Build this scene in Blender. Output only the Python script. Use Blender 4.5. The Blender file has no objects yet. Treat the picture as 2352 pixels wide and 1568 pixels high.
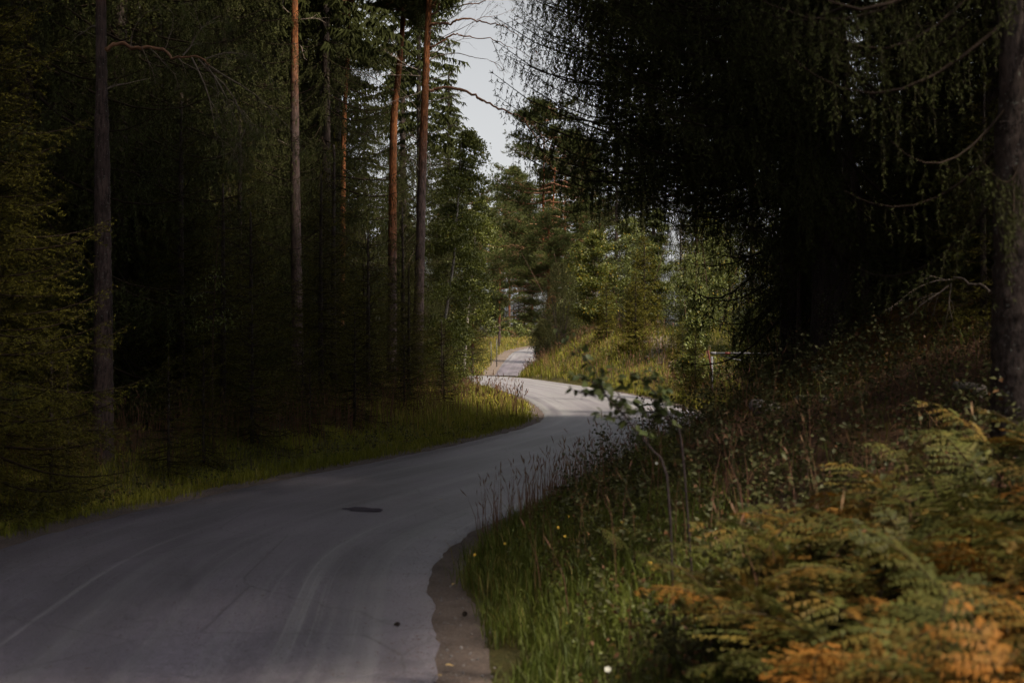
import bpy, math, random
import numpy as np
from mathutils import Vector, Matrix

# ------------------------------------------------------------------ camera, sky, sun, exposure
SC = bpy.context.scene
COL = SC.collection
R = math.radians
CAM_Z = 2.0
cam_d = bpy.data.cameras.new('camera')
cam = bpy.data.objects.new('camera', cam_d); COL.objects.link(cam)
cam.location = (0, 0, CAM_Z); cam.rotation_euler = (R(90), 0, 0)
cam_d.lens = 50; cam_d.sensor_width = 36
cam_d.clip_start = 0.05; cam_d.clip_end = 2000
cam_d.dof.use_dof = True; cam_d.dof.focus_distance = 36; cam_d.dof.aperture_fstop = 2.8
SC.camera = cam

SUN_EL, SUN_AZ = R(54), R(130)          # azimuth measured from +Y (ahead) towards +X
world = bpy.data.worlds.new('World'); SC.world = world; world.use_nodes = True
wn, wl = world.node_tree.nodes, world.node_tree.links
wn.clear()
wo = wn.new('ShaderNodeOutputWorld'); bg = wn.new('ShaderNodeBackground')
sky = wn.new('ShaderNodeTexSky'); sky.sky_type = 'NISHITA'; sky.sun_disc = False
sky.sun_elevation = SUN_EL; sky.sun_rotation = SUN_AZ
sky.air_density = 1.0; sky.dust_density = 3.0; sky.ozone_density = 1.0
bw = wn.new('ShaderNodeRGBToBW'); wmix = wn.new('ShaderNodeMix'); wmix.data_type = 'RGBA'
wmix.inputs[0].default_value = 0.92     # a veil of even cloud takes the blue out of the sky
wl.new(sky.outputs[0], bw.inputs[0]); wl.new(sky.outputs[0], wmix.inputs[6]); wl.new(bw.outputs[0], wmix.inputs[7])
wl.new(wmix.outputs[2], bg.inputs[0]); bg.inputs[1].default_value = 0.15
wl.new(bg.outputs[0], wo.inputs[0])

sun_d = bpy.data.lights.new('sun', 'SUN'); sun = bpy.data.objects.new('sun', sun_d); COL.objects.link(sun)
sun_d.energy = 5.0; sun_d.angle = R(4); sun_d.color = (1.0, 0.87, 0.67)
sdir = Vector((math.sin(SUN_AZ) * math.cos(SUN_EL), math.cos(SUN_AZ) * math.cos(SUN_EL), math.sin(SUN_EL)))
sun.rotation_euler = sdir.to_track_quat('Z', 'Y').to_euler(); sun.location = sdir * 300

SC.view_settings.view_transform = 'Standard'; SC.view_settings.look = 'None'
SC.view_settings.exposure = 0.5; SC.view_settings.gamma = 1.0
SC.cycles.use_denoising = True
SC.cycles.max_bounces = 3; SC.cycles.diffuse_bounces = 2; SC.cycles.glossy_bounces = 1
SC.cycles.transmission_bounces = 3; SC.cycles.transparent_max_bounces = 4
SC.cycles.caustics_reflective = False; SC.cycles.caustics_refractive = False
SC.cycles.use_adaptive_sampling = True; SC.cycles.adaptive_threshold = 0.05; SC.cycles.use_light_tree = False; SC.cycles.sample_clamp_indirect = 4

RNG = np.random.default_rng(7)
def px(x, y, D):            # a sight line of the 2352-wide picture met at distance D (metres)
    return np.array([(x - 1176) / 3267 * D, D, CAM_Z - (y - 784) / 3267 * D])

# ------------------------------------------------------------------ mesh helpers
def fast_mesh(name, V, T, col=None, mat=None, smooth=False, vec=None):
    V = np.asarray(V, np.float32).reshape(-1, 3); T = np.asarray(T, np.int32).reshape(-1, 3)
    me = bpy.data.meshes.new(name)
    me.vertices.add(len(V)); me.vertices.foreach_set('co', V.ravel())
    me.loops.add(T.size); me.loops.foreach_set('vertex_index', T.ravel())
    me.polygons.add(len(T)); me.polygons.foreach_set('loop_start', np.arange(0, T.size, 3, dtype=np.int32))
    if smooth: me.polygons.foreach_set('use_smooth', np.ones(len(T), bool))
    me.update(calc_edges=True)
    if col is not None:
        a = me.attributes.new('tint', 'FLOAT_COLOR', 'POINT')
        c = np.ones((len(V), 4), np.float32); col = np.asarray(col, np.float32)
        c[:, :col.shape[1]] = col; a.data.foreach_set('color', c.ravel())
    if vec is not None:
        a = me.attributes.new('ruv', 'FLOAT_VECTOR', 'POINT')
        a.data.foreach_set('vector', np.asarray(vec, np.float32).ravel())
    if mat: me.materials.append(mat)
    return me

class Buf:
    def __init__(s): s.V, s.T, s.C, s.n = [], [], [], 0
    def add(s, V, T, C=None):
        V = np.asarray(V, float).reshape(-1, 3); T = np.asarray(T, int).reshape(-1, 3)
        if C is None: C = (0.5, 0, 0)
        C = np.asarray(C, float)
        if C.ndim == 1: C = np.tile(C, (len(V), 1))
        s.V.append(V); s.T.append(T + s.n); s.C.append(C); s.n += len(V)
    def get(s): return np.concatenate(s.V), np.concatenate(s.T), np.concatenate(s.C)
    def mesh(s, name, mat, smooth=False):
        V, T, C = s.get(); return fast_mesh(name, V, T, C, mat, smooth)

def obj(name, me, parent=None, loc=(0, 0, 0), rot=(0, 0, 0), sc=None):
    o = bpy.data.objects.new(name, me); COL.objects.link(o)
    o.location = loc; o.rotation_euler = rot
    if sc is not None: o.scale = (sc, sc, sc) if np.isscalar(sc) else sc
    if parent: o.parent = parent
    return o
def tag(o, label, cat, group=None):
    o['label'] = label; o['category'] = cat
    if group: o['group'] = group
    return o
def thing(name, label, cat, loc=(0, 0, 0), rz=0.0, sc=1.0, group=None):
    o = obj(name, None, None, loc, (0, 0, rz), sc); o.empty_display_size = 0.3
    return tag(o, label, cat, group)
def struct(o): o['kind'] = 'structure'; return o
def stuff(o): o['kind'] = 'stuff'; return o

def unit(a): return a / (np.linalg.norm(a, axis=-1, keepdims=True) + 1e-9)
def tube(P, r, n=6, cap=False, rough=0.0, rng=RNG):
    P = np.asarray(P, float); r = np.broadcast_to(np.asarray(r, float), (len(P),))
    d = unit(np.gradient(P, axis=0)); ref = np.array([0.31, 0.17, 0.93]) if abs(d[:, 2]).mean() < .8 else np.array([1., .1, .05])
    u = unit(np.cross(d, ref)); v = np.cross(d, u)
    a = np.arange(n) / n * 2 * np.pi
    rr = r[:, None] * (1 + rough * rng.normal(size=(len(P), n)))
    V = P[:, None] + (u[:, None] * np.cos(a)[:, None] + v[:, None] * np.sin(a)[:, None]) * rr[..., None]
    i = np.arange(len(P) - 1)[:, None] * n; j = np.arange(n)[None]; k = (j + 1) % n
    A, B, C_, D = i + j, i + k, i + n + k, i + n + j
    T = np.concatenate([np.stack([A, B, C_], -1).reshape(-1, 3), np.stack([A, C_, D], -1).reshape(-1, 3)])
    V = V.reshape(-1, 3)
    if cap:
        V = np.concatenate([V, P[[0, -1]]]); e = len(V); m = (len(P) - 1) * n
        jj = np.arange(n); kk = (jj + 1) % n
        T = np.concatenate([T, np.stack([kk, jj, np.full(n, e - 2)], -1), np.stack([m + jj, m + kk, np.full(n, e - 1)], -1)])
    return V, T
def spline(pts, n):
    pts = np.asarray(pts, float); m = len(pts)
    q = np.concatenate([[2 * pts[0] - pts[1]], pts, [2 * pts[-1] - pts[-2]]])
    out = []
    for t in np.linspace(0, m - 1 - 1e-9, n):
        i = int(t); f = t - i; p0, p1, p2, p3 = q[i:i + 4]
        out.append(.5 * (2 * p1 + (p2 - p0) * f + (2 * p0 - 5 * p1 + 4 * p2 - p3) * f * f + (3 * p1 - p0 - 3 * p2 + p3) * f ** 3))
    return np.array(out)
def box(cx, cy, cz, sx, sy, sz):
    V = np.array([[x, y, z] for x in (-1, 1) for y in (-1, 1) for z in (-1, 1)], float) * [sx / 2, sy / 2, sz / 2] + [cx, cy, cz]
    Q = [(0, 1, 3, 2), (4, 6, 7, 5), (0, 4, 5, 1), (2, 3, 7, 6), (0, 2, 6, 4), (1, 5, 7, 3)]
    return V, [t for a, b, c, d in Q for t in ((a, b, c), (a, c, d))]
def rotz(a):
    c, s = np.cos(a), np.sin(a); z = np.zeros_like(c); o = np.ones_like(c)
    return np.stack([np.stack([c, -s, z], -1), np.stack([s, c, z], -1), np.stack([z, z, o], -1)], -2)
def roty(a):
    c, s = np.cos(a), np.sin(a); z = np.zeros_like(c); o = np.ones_like(c)
    return np.stack([np.stack([c, z, s], -1), np.stack([z, o, z], -1), np.stack([-s, z, c], -1)], -2)

# value noise on numpy arrays
_perm = np.random.default_rng(3).random((256, 256))
def vnoise(x, y):
    xi, yi = np.floor(x).astype(int), np.floor(y).astype(int); fx, fy = x - xi, y - yi
    fx, fy = fx * fx * (3 - 2 * fx), fy * fy * (3 - 2 * fy)
    g = lambda a, b: _perm[a & 255, b & 255]
    return (g(xi, yi) * (1 - fx) + g(xi + 1, yi) * fx) * (1 - fy) + (g(xi, yi + 1) * (1 - fx) + g(xi + 1, yi + 1) * fx) * fy - .5
def sstep(a, b, x):
    t = np.clip((x - a) / (b - a), 0, 1); return t * t * (3 - 2 * t)

# ------------------------------------------------------------------ materials
def new_mat(name):
    m = bpy.data.materials.new(name); m.use_nodes = True
    m.node_tree.nodes.clear(); return m, m.node_tree.nodes, m.node_tree.links
def node(ns, t, **kw):
    n = ns.new(t)
    for k, v in kw.items(): setattr(n, k, v)
    return n
def mixc(ns, ls, f, a, b, mode='MIX'):
    m = ns.new('ShaderNodeMix'); m.data_type = 'RGBA'; m.blend_type = mode
    for sock, v in ((m.inputs[0], f), (m.inputs[6], a), (m.inputs[7], b)):
        if isinstance(v, (int, float)): sock.default_value = v
        elif isinstance(v, tuple): sock.default_value = v + (1,) if len(v) == 3 else v
        else: ls.new(v, sock)
    return m.outputs[2]
def ramp(ns, ls, f, stops):
    r = ns.new('ShaderNodeValToRGB'); ls.new(f, r.inputs[0]); e = r.color_ramp.elements
    while len(e) < len(stops): e.new(0.5)
    for el, (p, c) in zip(e, stops):
        el.position = p; el.color = (c, c, c, 1) if isinstance(c, (int, float)) else tuple(c) + (1,)
    return r.outputs[0]
def noise(ns, ls, vec, scale, detail=4, rough=.55):
    n = ns.new('ShaderNodeTexNoise'); n.inputs['Scale'].default_value = scale
    n.inputs['Detail'].default_value = detail; n.inputs['Roughness'].default_value = rough
    if vec is not None: ls.new(vec, n.inputs['Vector'])
    return n.outputs['Fac']
def pbsdf(ns, ls, col, rough, spec=.4, bump=None, bstr=.3, bdist=.01):
    b = ns.new('ShaderNodeBsdfPrincipled')
    if isinstance(col, tuple): b.inputs['Base Color'].default_value = col + (1,)
    else: ls.new(col, b.inputs['Base Color'])
    if isinstance(rough, (int, float)): b.inputs['Roughness'].default_value = rough
    else: ls.new(rough, b.inputs['Roughness'])
    b.inputs['Specular IOR Level'].default_value = spec
    if bump is not None:
        bp = ns.new('ShaderNodeBump'); bp.inputs['Strength'].default_value = bstr; bp.inputs['Distance'].default_value = bdist
        ls.new(bump, bp.inputs['Height']); ls.new(bp.outputs[0], b.inputs['Normal'])
    return b
def finish(ns, ls, sh):
    o = ns.new('ShaderNodeOutputMaterial'); ls.new(sh, o.inputs[0])

def leaf_mat(name, dark, light, accent, rough=.6, trans=.25, spec=.16):
    """tint.r mixes dark to light leaves, tint.g brings in the accent (young tips, yellowed or dead leaves), tint.b wood."""
    m, ns, ls = new_mat(name)
    at = node(ns, 'ShaderNodeAttribute', attribute_name='tint'); sp = ns.new('ShaderNodeSeparateColor'); ls.new(at.outputs['Color'], sp.inputs[0])
    oi = ns.new('ShaderNodeObjectInfo')
    c = mixc(ns, ls, sp.outputs[0], dark, light)
    c = mixc(ns, ls, sp.outputs[1], c, accent)
    c = mixc(ns, ls, sp.outputs[2], c, (.030, .020, .015))
    v = ns.new('ShaderNodeMapRange'); ls.new(oi.outputs['Random'], v.inputs[0]); v.inputs[3].default_value = .8; v.inputs[4].default_value = 1.2
    hs = ns.new('ShaderNodeHueSaturation'); ls.new(c, hs.inputs['Color']); ls.new(v.outputs[0], hs.inputs['Value'])
    b = pbsdf(ns, ls, hs.outputs[0], rough, spec)
    tr = ns.new('ShaderNodeBsdfTranslucent'); ls.new(hs.outputs[0], tr.inputs[0])
    mx = ns.new('ShaderNodeMixShader'); mx.inputs[0].default_value = trans
    ls.new(b.outputs[0], mx.inputs[1]); ls.new(tr.outputs[0], mx.inputs[2]); finish(ns, ls, mx.outputs[0])
    return m

def bark_mat(name, low, high, scale=(26, 26, 5), bstr=.8):
    """tint.r: 0 grey plated lower bark, 1 thin flaky upper bark; tint.g: lichen."""
    m, ns, ls = new_mat(name)
    tc = ns.new('ShaderNodeTexCoord'); mp = ns.new('ShaderNodeMapping'); mp.inputs['Scale'].default_value = scale
    ls.new(tc.outputs['Object'], mp.inputs[0])
    at = node(ns, 'ShaderNodeAttribute', attribute_name='tint'); sp = ns.new('ShaderNodeSeparateColor'); ls.new(at.outputs['Color'], sp.inputs[0])
    n1 = noise(ns, ls, mp.outputs[0], 1.0, 5, .65)
    n2 = noise(ns, ls, tc.outputs['Object'], 3.0, 3)
    c = mixc(ns, ls, sp.outputs[0], low, high)
    c = mixc(ns, ls, ramp(ns, ls, n1, [(.35, .25), (.62, 1.25)]), (0, 0, 0), c)
    c = mixc(ns, ls, 1.0, c, ramp(ns, ls, n2, [(.3, .6), (.7, 1.2)]), 'MULTIPLY')
    n3 = noise(ns, ls, tc.outputs['Object'], 30, 2)
    c = mixc(ns, ls, ramp(ns, ls, n3, [(.64, 0.0), (.70, .5)]), c, (.22, .23, .2))
    b = pbsdf(ns, ls, c, .85, .25, n1, bstr, .03)
    finish(ns, ls, b.outputs[0]); return m

def plain_mat(name, col, rough=.7, nscale=20, var=.35, spec=.4):
    m, ns, ls = new_mat(name); tc = ns.new('ShaderNodeTexCoord')
    n1 = noise(ns, ls, tc.outputs['Object'], nscale, 5, .6)
    lo = tuple(x * (1 - var) for x in col); hi = tuple(min(x * (1 + var), 1) for x in col)
    c = mixc(ns, ls, ramp(ns, ls, n1, [(.3, 0.), (.7, 1.)]), lo, hi)
    b = pbsdf(ns, ls, c, rough, spec, n1, .4, .01); finish(ns, ls, b.outputs[0]); return m

M = {}
M['spruce'] = leaf_mat('spruce needles', (.046, .047, .008), (.092, .088, .012), (.14, .12, .018), .7, .15, .08)
M['spruce_deep'] = leaf_mat('old spruce needles', (.024, .029, .009), (.042, .047, .012), (.065, .07, .022), .7, .10, .07)
M['pine'] = leaf_mat('pine needles', (.050, .066, .020), (.100, .118, .030), (.13, .11, .03), .55, .2)
M['birch'] = leaf_mat('birch leaves', (.056, .068, .012), (.140, .150, .022), (.36, .24, .02), .42, .3, .32)
M['rowan'] = leaf_mat('bush leaves', (.060, .074, .017), (.130, .145, .034), (.32, .21, .02), .42, .28, .32)
M['juniper'] = leaf_mat('juniper needles', (.030, .034, .012), (.060, .060, .020), (.10, .08, .025), .6, .15)
M['grass'] = leaf_mat('grass blades', (.050, .070, .012), (.115, .130, .022), (.20, .145, .045), .5, .35)
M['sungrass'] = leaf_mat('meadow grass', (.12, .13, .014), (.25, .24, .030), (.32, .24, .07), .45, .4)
M['drygrass'] = leaf_mat('dry grass stalks', (.11, .06, .035), (.20, .12, .06), (.15, .07, .05), .65, .25)
M['moss'] = leaf_mat('golden moss', (.085, .052, .010), (.19, .115, .018), (.16, .07, .03), .8, .2, .08)
M['fern'] = leaf_mat('bracken fronds', (.036, .040, .010), (.080, .080, .018), (.19, .078, .013), .6, .25)
M['cover'] = leaf_mat('bank undergrowth', (.034, .038, .014), (.072, .070, .028), (.13, .062, .032), .5, .25)
M['sapling'] = leaf_mat('sapling leaves', (.030, .045, .016), (.060, .075, .028), (.20, .15, .04), .4, .25)
M['pinebark'] = bark_mat('pine bark', (.095, .062, .056), (.23, .082, .028))
M['sprucebark'] = bark_mat('spruce bark', (.060, .042, .036), (.10, .055, .035), (40, 40, 12), .6)
M['birchbark'] = bark_mat('birch bark', (.20, .17, .15), (.34, .30, .27), (9, 9, 30), .3)
M['twig'] = plain_mat('dead twigs', (.17, .13, .11), .8, 12)
M['branch'] = plain_mat('pine limbs', (.20, .095, .05), .75, 14)
M['darktwig'] = plain_mat('dark stems', (.032, .022, .024), .8, 30, .35, .2)

def ground_mat():
    m, ns, ls = new_mat('forest floor'); tc = ns.new('ShaderNodeTexCoord'); P = tc.outputs['Object']
    at = node(ns, 'ShaderNodeAttribute', attribute_name='tint'); sp = ns.new('ShaderNodeSeparateColor'); ls.new(at.outputs['Color'], sp.inputs[0])
    n1 = noise(ns, ls, P, 2.2, 6, .65); n2 = noise(ns, ls, P, 28, 5, .7); n3 = noise(ns, ls, P, .6, 3)
    litter = mixc(ns, ls, ramp(ns, ls, n2, [(.35, 0.), (.68, 1.)]), (.030, .016, .012), (.11, .062, .042))
    moss = mixc(ns, ls, ramp(ns, ls, n2, [(.3, 0.), (.7, 1.)]), (.065, .038, .009), (.18, .105, .018))
    soil = mixc(ns, ls, ramp(ns, ls, n2, [(.3, 0.), (.7, 1.)]), (.040, .038, .014), (.085, .078, .028))
    c = mixc(ns, ls, sp.outputs[1], litter, soil)
    mf = ns.new('ShaderNodeMath'); mf.operation = 'MULTIPLY_ADD'; ls.new(n1, mf.inputs[0]); mf.inputs[1].default_value = 2.4; mf.inputs[2].default_value = -.75
    mm = ns.new('ShaderNodeMath'); mm.operation = 'MULTIPLY'; mm.use_clamp = True; ls.new(mf.outputs[0], mm.inputs[0]); ls.new(sp.outputs[0], mm.inputs[1])
    c = mixc(ns, ls, mm.outputs[0], c, moss)
    c = mixc(ns, ls, 1.0, c, ramp(ns, ls, n3, [(.3, .75), (.7, 1.15)]), 'MULTIPLY')
    b = pbsdf(ns, ls, c, .95, .15, n2, .9, .05); finish(ns, ls, b.outputs[0]); return m
M['ground'] = ground_mat()

def asphalt_mat():
    m, ns, ls = new_mat('worn asphalt')
    at = node(ns, 'ShaderNodeAttribute', attribute_name='ruv'); tc = ns.new('ShaderNodeTexCoord')
    sp = ns.new('ShaderNodeSeparateXYZ'); ls.new(at.outputs['Vector'], sp.inputs[0])
    speck = noise(ns, ls, tc.outputs['Object'], 48, 5, .8)
    speck2 = noise(ns, ls, tc.outputs['Object'], 15, 6, .75)
    mp = ns.new('ShaderNodeMapping'); mp.inputs['Scale'].default_value = (4.2, .055, 1); ls.new(at.outputs['Vector'], mp.inputs[0])
    streak = noise(ns, ls, mp.outputs[0], 1.0, 5, .6)
    mp2 = ns.new('ShaderNodeMapping'); mp2.inputs['Scale'].default_value = (13, .09, 1); ls.new(at.outputs['Vector'], mp2.inputs[0])
    streak2 = noise(ns, ls, mp2.outputs[0], 1.0, 4, .65)
    mp3 = ns.new('ShaderNodeMapping'); mp3.inputs['Scale'].default_value = (1.0, .30, 1); ls.new(at.outputs['Vector'], mp3.inputs[0])
    patch = noise(ns, ls, mp3.outputs[0], 1.0, 4, .55)
    c = mixc(ns, ls, ramp(ns, ls, speck, [(.28, 0.), (.72, 1.)]), (.046, .036, .052), (.21, .182, .222))
    c = mixc(ns, ls, 1.0, c, ramp(ns, ls, speck2, [(.34, .62), (.66, 1.28)]), 'MULTIPLY')
    c = mixc(ns, ls, 1.0, c, ramp(ns, ls, patch, [(.32, .62), (.68, 1.28)]), 'MULTIPLY')
    c = mixc(ns, ls, ramp(ns, ls, streak, [(.50, 0.), (.72, .35)]), c, (.235, .23, .232))
    c = mixc(ns, ls, ramp(ns, ls, streak2, [(.60, 0.), (.74, .42)]), c, (.34, .336, .33))
    # tyre dust streaks, plus overall paling that stands in for light on the bend
    mr = ns.new('ShaderNodeMapRange'); ls.new(sp.outputs[1], mr.inputs[0]); mr.inputs[1].default_value = 66; mr.inputs[2].default_value = 84; mr.inputs[3].default_value = .12; mr.inputs[4].default_value = .75
    dm = ns.new('ShaderNodeMath'); dm.operation = 'MULTIPLY'; ls.new(mr.outputs[0], dm.inputs[0]); ls.new(ramp(ns, ls, streak, [(.36, .25), (.62, 1.)]), dm.inputs[1])
    c = mixc(ns, ls, dm.outputs[0], c, (.31, .305, .315))
    # pavement joints and hairline cracks
    vo = ns.new('ShaderNodeTexVoronoi'); vo.feature = 'DISTANCE_TO_EDGE'; vo.inputs['Scale'].default_value = .55
    wv = mixc(ns, ls, .12, tc.outputs['Object'], noise(ns, ls, tc.outputs['Object'], 2.5, 4)); ls.new(wv, vo.inputs['Vector'])
    crk = ramp(ns, ls, vo.outputs['Distance'], [(.0, .5), (.006, 0.)])
    c = mixc(ns, ls, crk, c, (.03, .027, .027))
    rg = ramp(ns, ls, speck2, [(.3, .40), (.7, .56)])
    b = pbsdf(ns, ls, c, rg, .6, speck, .6, .006); finish(ns, ls, b.outputs[0]); return m
M['asphalt'] = asphalt_mat()

def gravel_mat(name, lo, hi):
    m, ns, ls = new_mat(name); tc = ns.new('ShaderNodeTexCoord')
    n1 = noise(ns, ls, tc.outputs['Object'], 55, 4, .7); n2 = noise(ns, ls, tc.outputs['Object'], 2.5, 4)
    c = mixc(ns, ls, ramp(ns, ls, n1, [(.3, 0.), (.72, 1.)]), lo, hi)
    c = mixc(ns, ls, 1.0, c, ramp(ns, ls, n2, [(.3, .7), (.7, 1.2)]), 'MULTIPLY')
    b = pbsdf(ns, ls, c, .9, .25, n1, .9, .02); finish(ns, ls, b.outputs[0]); return m
M['gravel'] = gravel_mat('shoulder gravel', (.050, .038, .036), (.165, .125, .108))
M['track'] = gravel_mat('track gravel', (.085, .066, .056), (.20, .155, .128))
M['stone'] = plain_mat('field stone', (.14, .125, .125), .85, 9, .5)
M['tar'] = plain_mat('tar patch', (.072, .061, .075), .95, 40, .35, .05)
M['paint'] = plain_mat('weathered white paint', (.15, .15, .165), .7, 25, .25)
M['redpaint'] = plain_mat('faded red paint', (.13, .028, .022), .7, 25, .3)
M['rustpost'] = plain_mat('dark red post', (.10, .018, .014), .7, 25, .3)
M['cutwood'] = plain_mat('pale cut wood', (.40, .33, .29), .75, 30, .25)
M['cone'] = plain_mat('pine cone', (.035, .024, .018), .8, 60)
M['deadleaf'] = plain_mat('fallen leaf', (.38, .26, .11), .7, 60)
M['greypost'] = plain_mat('grey wood', (.10, .095, .09), .85, 30)

# ------------------------------------------------------------------ layout of road and land
MAIN = spline([(-14, -34), (-6, -22), (-2.6, -10), (-2.3, 0), (-2.55, 8), (-2.75, 13.5), (-1.6, 18.5), (0.0, 23.4), (1.5, 28.5), (2.75, 34.5), (2.95, 41), (2.5, 50),
               (1.55, 58.5), (.35, 66.5), (-1.75, 77), (-5.0, 82.2), (-10, 85), (-18, 88), (-40, 93)], 420)
FAR = spline([(-2.0, 78), (-1.6, 88), (-.9, 105), (-.2, 125), (.45, 140), (1.35, 158), (2.7, 172), (6.5, 184), (14, 190), (30, 193)], 220)
BANK = spline([(-12.5, -36), (-4.3, -23.5), (-.5, -10.5), (-.15, 0), (-.42, 8.3), (-.68, 13.2), (.45, 18.0), (2.0, 22.8), (3.45, 27.7), (4.75, 34), (5.05, 41), (4.6, 50.5),
               (3.45, 59.3), (1.95, 68), (.35, 77), (.25, 84), (.9, 100), (1.9, 125), (2.6, 140), (3.5, 157), (4.6, 170), (7.5, 181.5), (14.5, 187.5), (30, 190.5)], 420)
HW = 2.08
def polydist(X, Y, L):
    """distance to a polyline, signed (+ on its right), and arc length"""
    L = np.concatenate([L[:-1:3], L[-1:]]); P = np.stack([np.ravel(X), np.ravel(Y)], 1); A, B = L[:-1, :2], L[1:, :2]
    d = B - A; ll = (d ** 2).sum(1); S = np.concatenate([[0], np.cumsum(np.sqrt(ll))])
    D = np.empty(len(P)); SG = np.empty(len(P)); AR = np.empty(len(P))
    for a in range(0, len(P), 6000):
        q = P[a:a + 6000, None] - A[None]; t = np.clip((q * d).sum(-1) / ll, 0, 1)
        e = q - t[..., None] * d; dd = (e ** 2).sum(-1); k = dd.argmin(1); r = np.arange(len(k))
        D[a:a + 6000] = np.sqrt(dd[r, k]); cr = d[k, 0] * q[r, k, 1] - d[k, 1] * q[r, k, 0]
        SG[a:a + 6000] = np.where(cr < 0, 1, -1); AR[a:a + 6000] = S[k] + t[r, k] * np.sqrt(ll[k])
    sh = np.shape(X); return D.reshape(sh), SG.reshape(sh), AR.reshape(sh)
def far_base(Y):
    return np.interp(Y, [-500, 82, 92, 105, 118, 128, 140, 158, 172, 184, 200, 260, 400], [0, 0, -.25, -1.2, -1.95, -1.9, -1.3, -.15, .85, 1.45, 2.0, 2.3, 3])
TRACK = spline([(8.6, 43), (8.9, 50), (8.3, 57), (7.1, 63.5), (7.2, 69), (9, 76), (13, 84)], 60)
def land(X, Y, full=False):
    X = np.asarray(X, float); Y = np.asarray(Y, float)
    db, sb, _ = polydist(X, Y, BANK); dm, sm, _ = polydist(X, Y, MAIN); df, sf, _ = polydist(X, Y, FAR)
    base = far_base(Y)
    right = sb > 0
    near = 1 - sstep(29, 37, Y); mid = sstep(29, 37, Y) * (1 - sstep(56, 67, Y)); far = sstep(56, 67, Y)
    dd = np.maximum(db - .28, 0)
    hn = np.minimum((.36 + .14 * sstep(9, 19, Y)) * dd, 2.0 + .03 * dd) * sstep(0, .8, dd) ** .5
    hm = .10 * np.minimum(dd, 4) + .16 * np.maximum(dd - 4, 0).clip(0, 9)
    hf = np.minimum(.62 * dd, 2.0 + .05 * dd) * sstep(0, .7, dd) ** .5
    hr = near * hn + mid * hm + far * hf
    hr = hr + .55 * np.exp(-(((X - 5.3) / 1.7) ** 2 + ((Y - 19.5) / 2.2) ** 2))
    e = np.minimum(dm, np.where(Y > 76, df, 1e3)) - HW - .45
    e = np.maximum(e, 0)
    hl = .32 * sstep(.2, 4, e) - .10 * np.exp(-((e - 1.0) / .6) ** 2) * sstep(0, .6, e) + .03 * np.minimum(e, 40)
    hl = hl * sstep(0, .5, e)
    h = base + np.where(right, hr, hl)
    rough = np.where(right, sstep(.3, 2, db), sstep(.1, 2, e))
    h = h + rough * (.22 * vnoise(X * .55 + 9, Y * .55) + .10 * vnoise(X * 1.9, Y * 1.9 + 4) + .05 * vnoise(X * 5, Y * 5))
    if full: return h, right, db, e, dm
    return h

xs = np.unique(np.concatenate([np.linspace(-600, -60, 12), np.linspace(-60, -14, 28), np.arange(-14, 14, .3), np.linspace(14, 60, 28), np.linspace(60, 600, 12)]))
ys = np.unique(np.concatenate([np.linspace(-300, -20, 8), np.linspace(-20, 2, 16), np.arange(2, 26, .3), np.arange(26, 50, .5), np.arange(50, 100, .8), np.arange(100, 210, 1.6), np.linspace(210, 1200, 22)]))
GX, GY = np.meshgrid(xs, ys)
GH, Gr, Gdb, Ge, Gdm = land(GX, GY, True)
_land = land
def land(X, Y):
    """height of the ground sheet itself, read off its own grid"""
    X = np.asarray(X, float); Y = np.asarray(Y, float)
    i = np.clip(np.searchsorted(xs, X) - 1, 0, len(xs) - 2); j = np.clip(np.searchsorted(ys, Y) - 1, 0, len(ys) - 2)
    fx = np.clip((X - xs[i]) / (xs[i + 1] - xs[i]), 0, 1); fy = np.clip((Y - ys[j]) / (ys[j + 1] - ys[j]), 0, 1)
    return (GH[j, i] * (1 - fx) + GH[j, i + 1] * fx) * (1 - fy) + (GH[j + 1, i] * (1 - fx) + GH[j + 1, i + 1] * fx) * fy
def gz(x, y): return float(land(x, y))
moss = np.exp(-(((GX - 5.2) / 2.6) ** 2 + ((GY - 19.0) / 2.6) ** 2)) * 1.4 + np.where(~Gr, .35, .25)
grassy = np.where(Gr, np.where(GY > 36, 1 - sstep(6, 10, Gdb), 1 - sstep(1.4, 2.6, Gdb)), 1 - sstep(1.5, 4, Ge))
nx, ny = len(xs), len(ys); ii = (np.arange(ny - 1)[:, None] * nx + np.arange(nx - 1)[None]).ravel()
T = np.concatenate([np.stack([ii, ii + 1, ii + nx + 1], 1), np.stack([ii, ii + nx + 1, ii + nx], 1)])
struct(obj('ground', fast_mesh('ground', np.stack([GX, GY, GH], -1), T, np.stack([np.clip(moss, 0, 1), grassy, grassy * 0], -1).reshape(-1, 3), M['ground'], True)))

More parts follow.
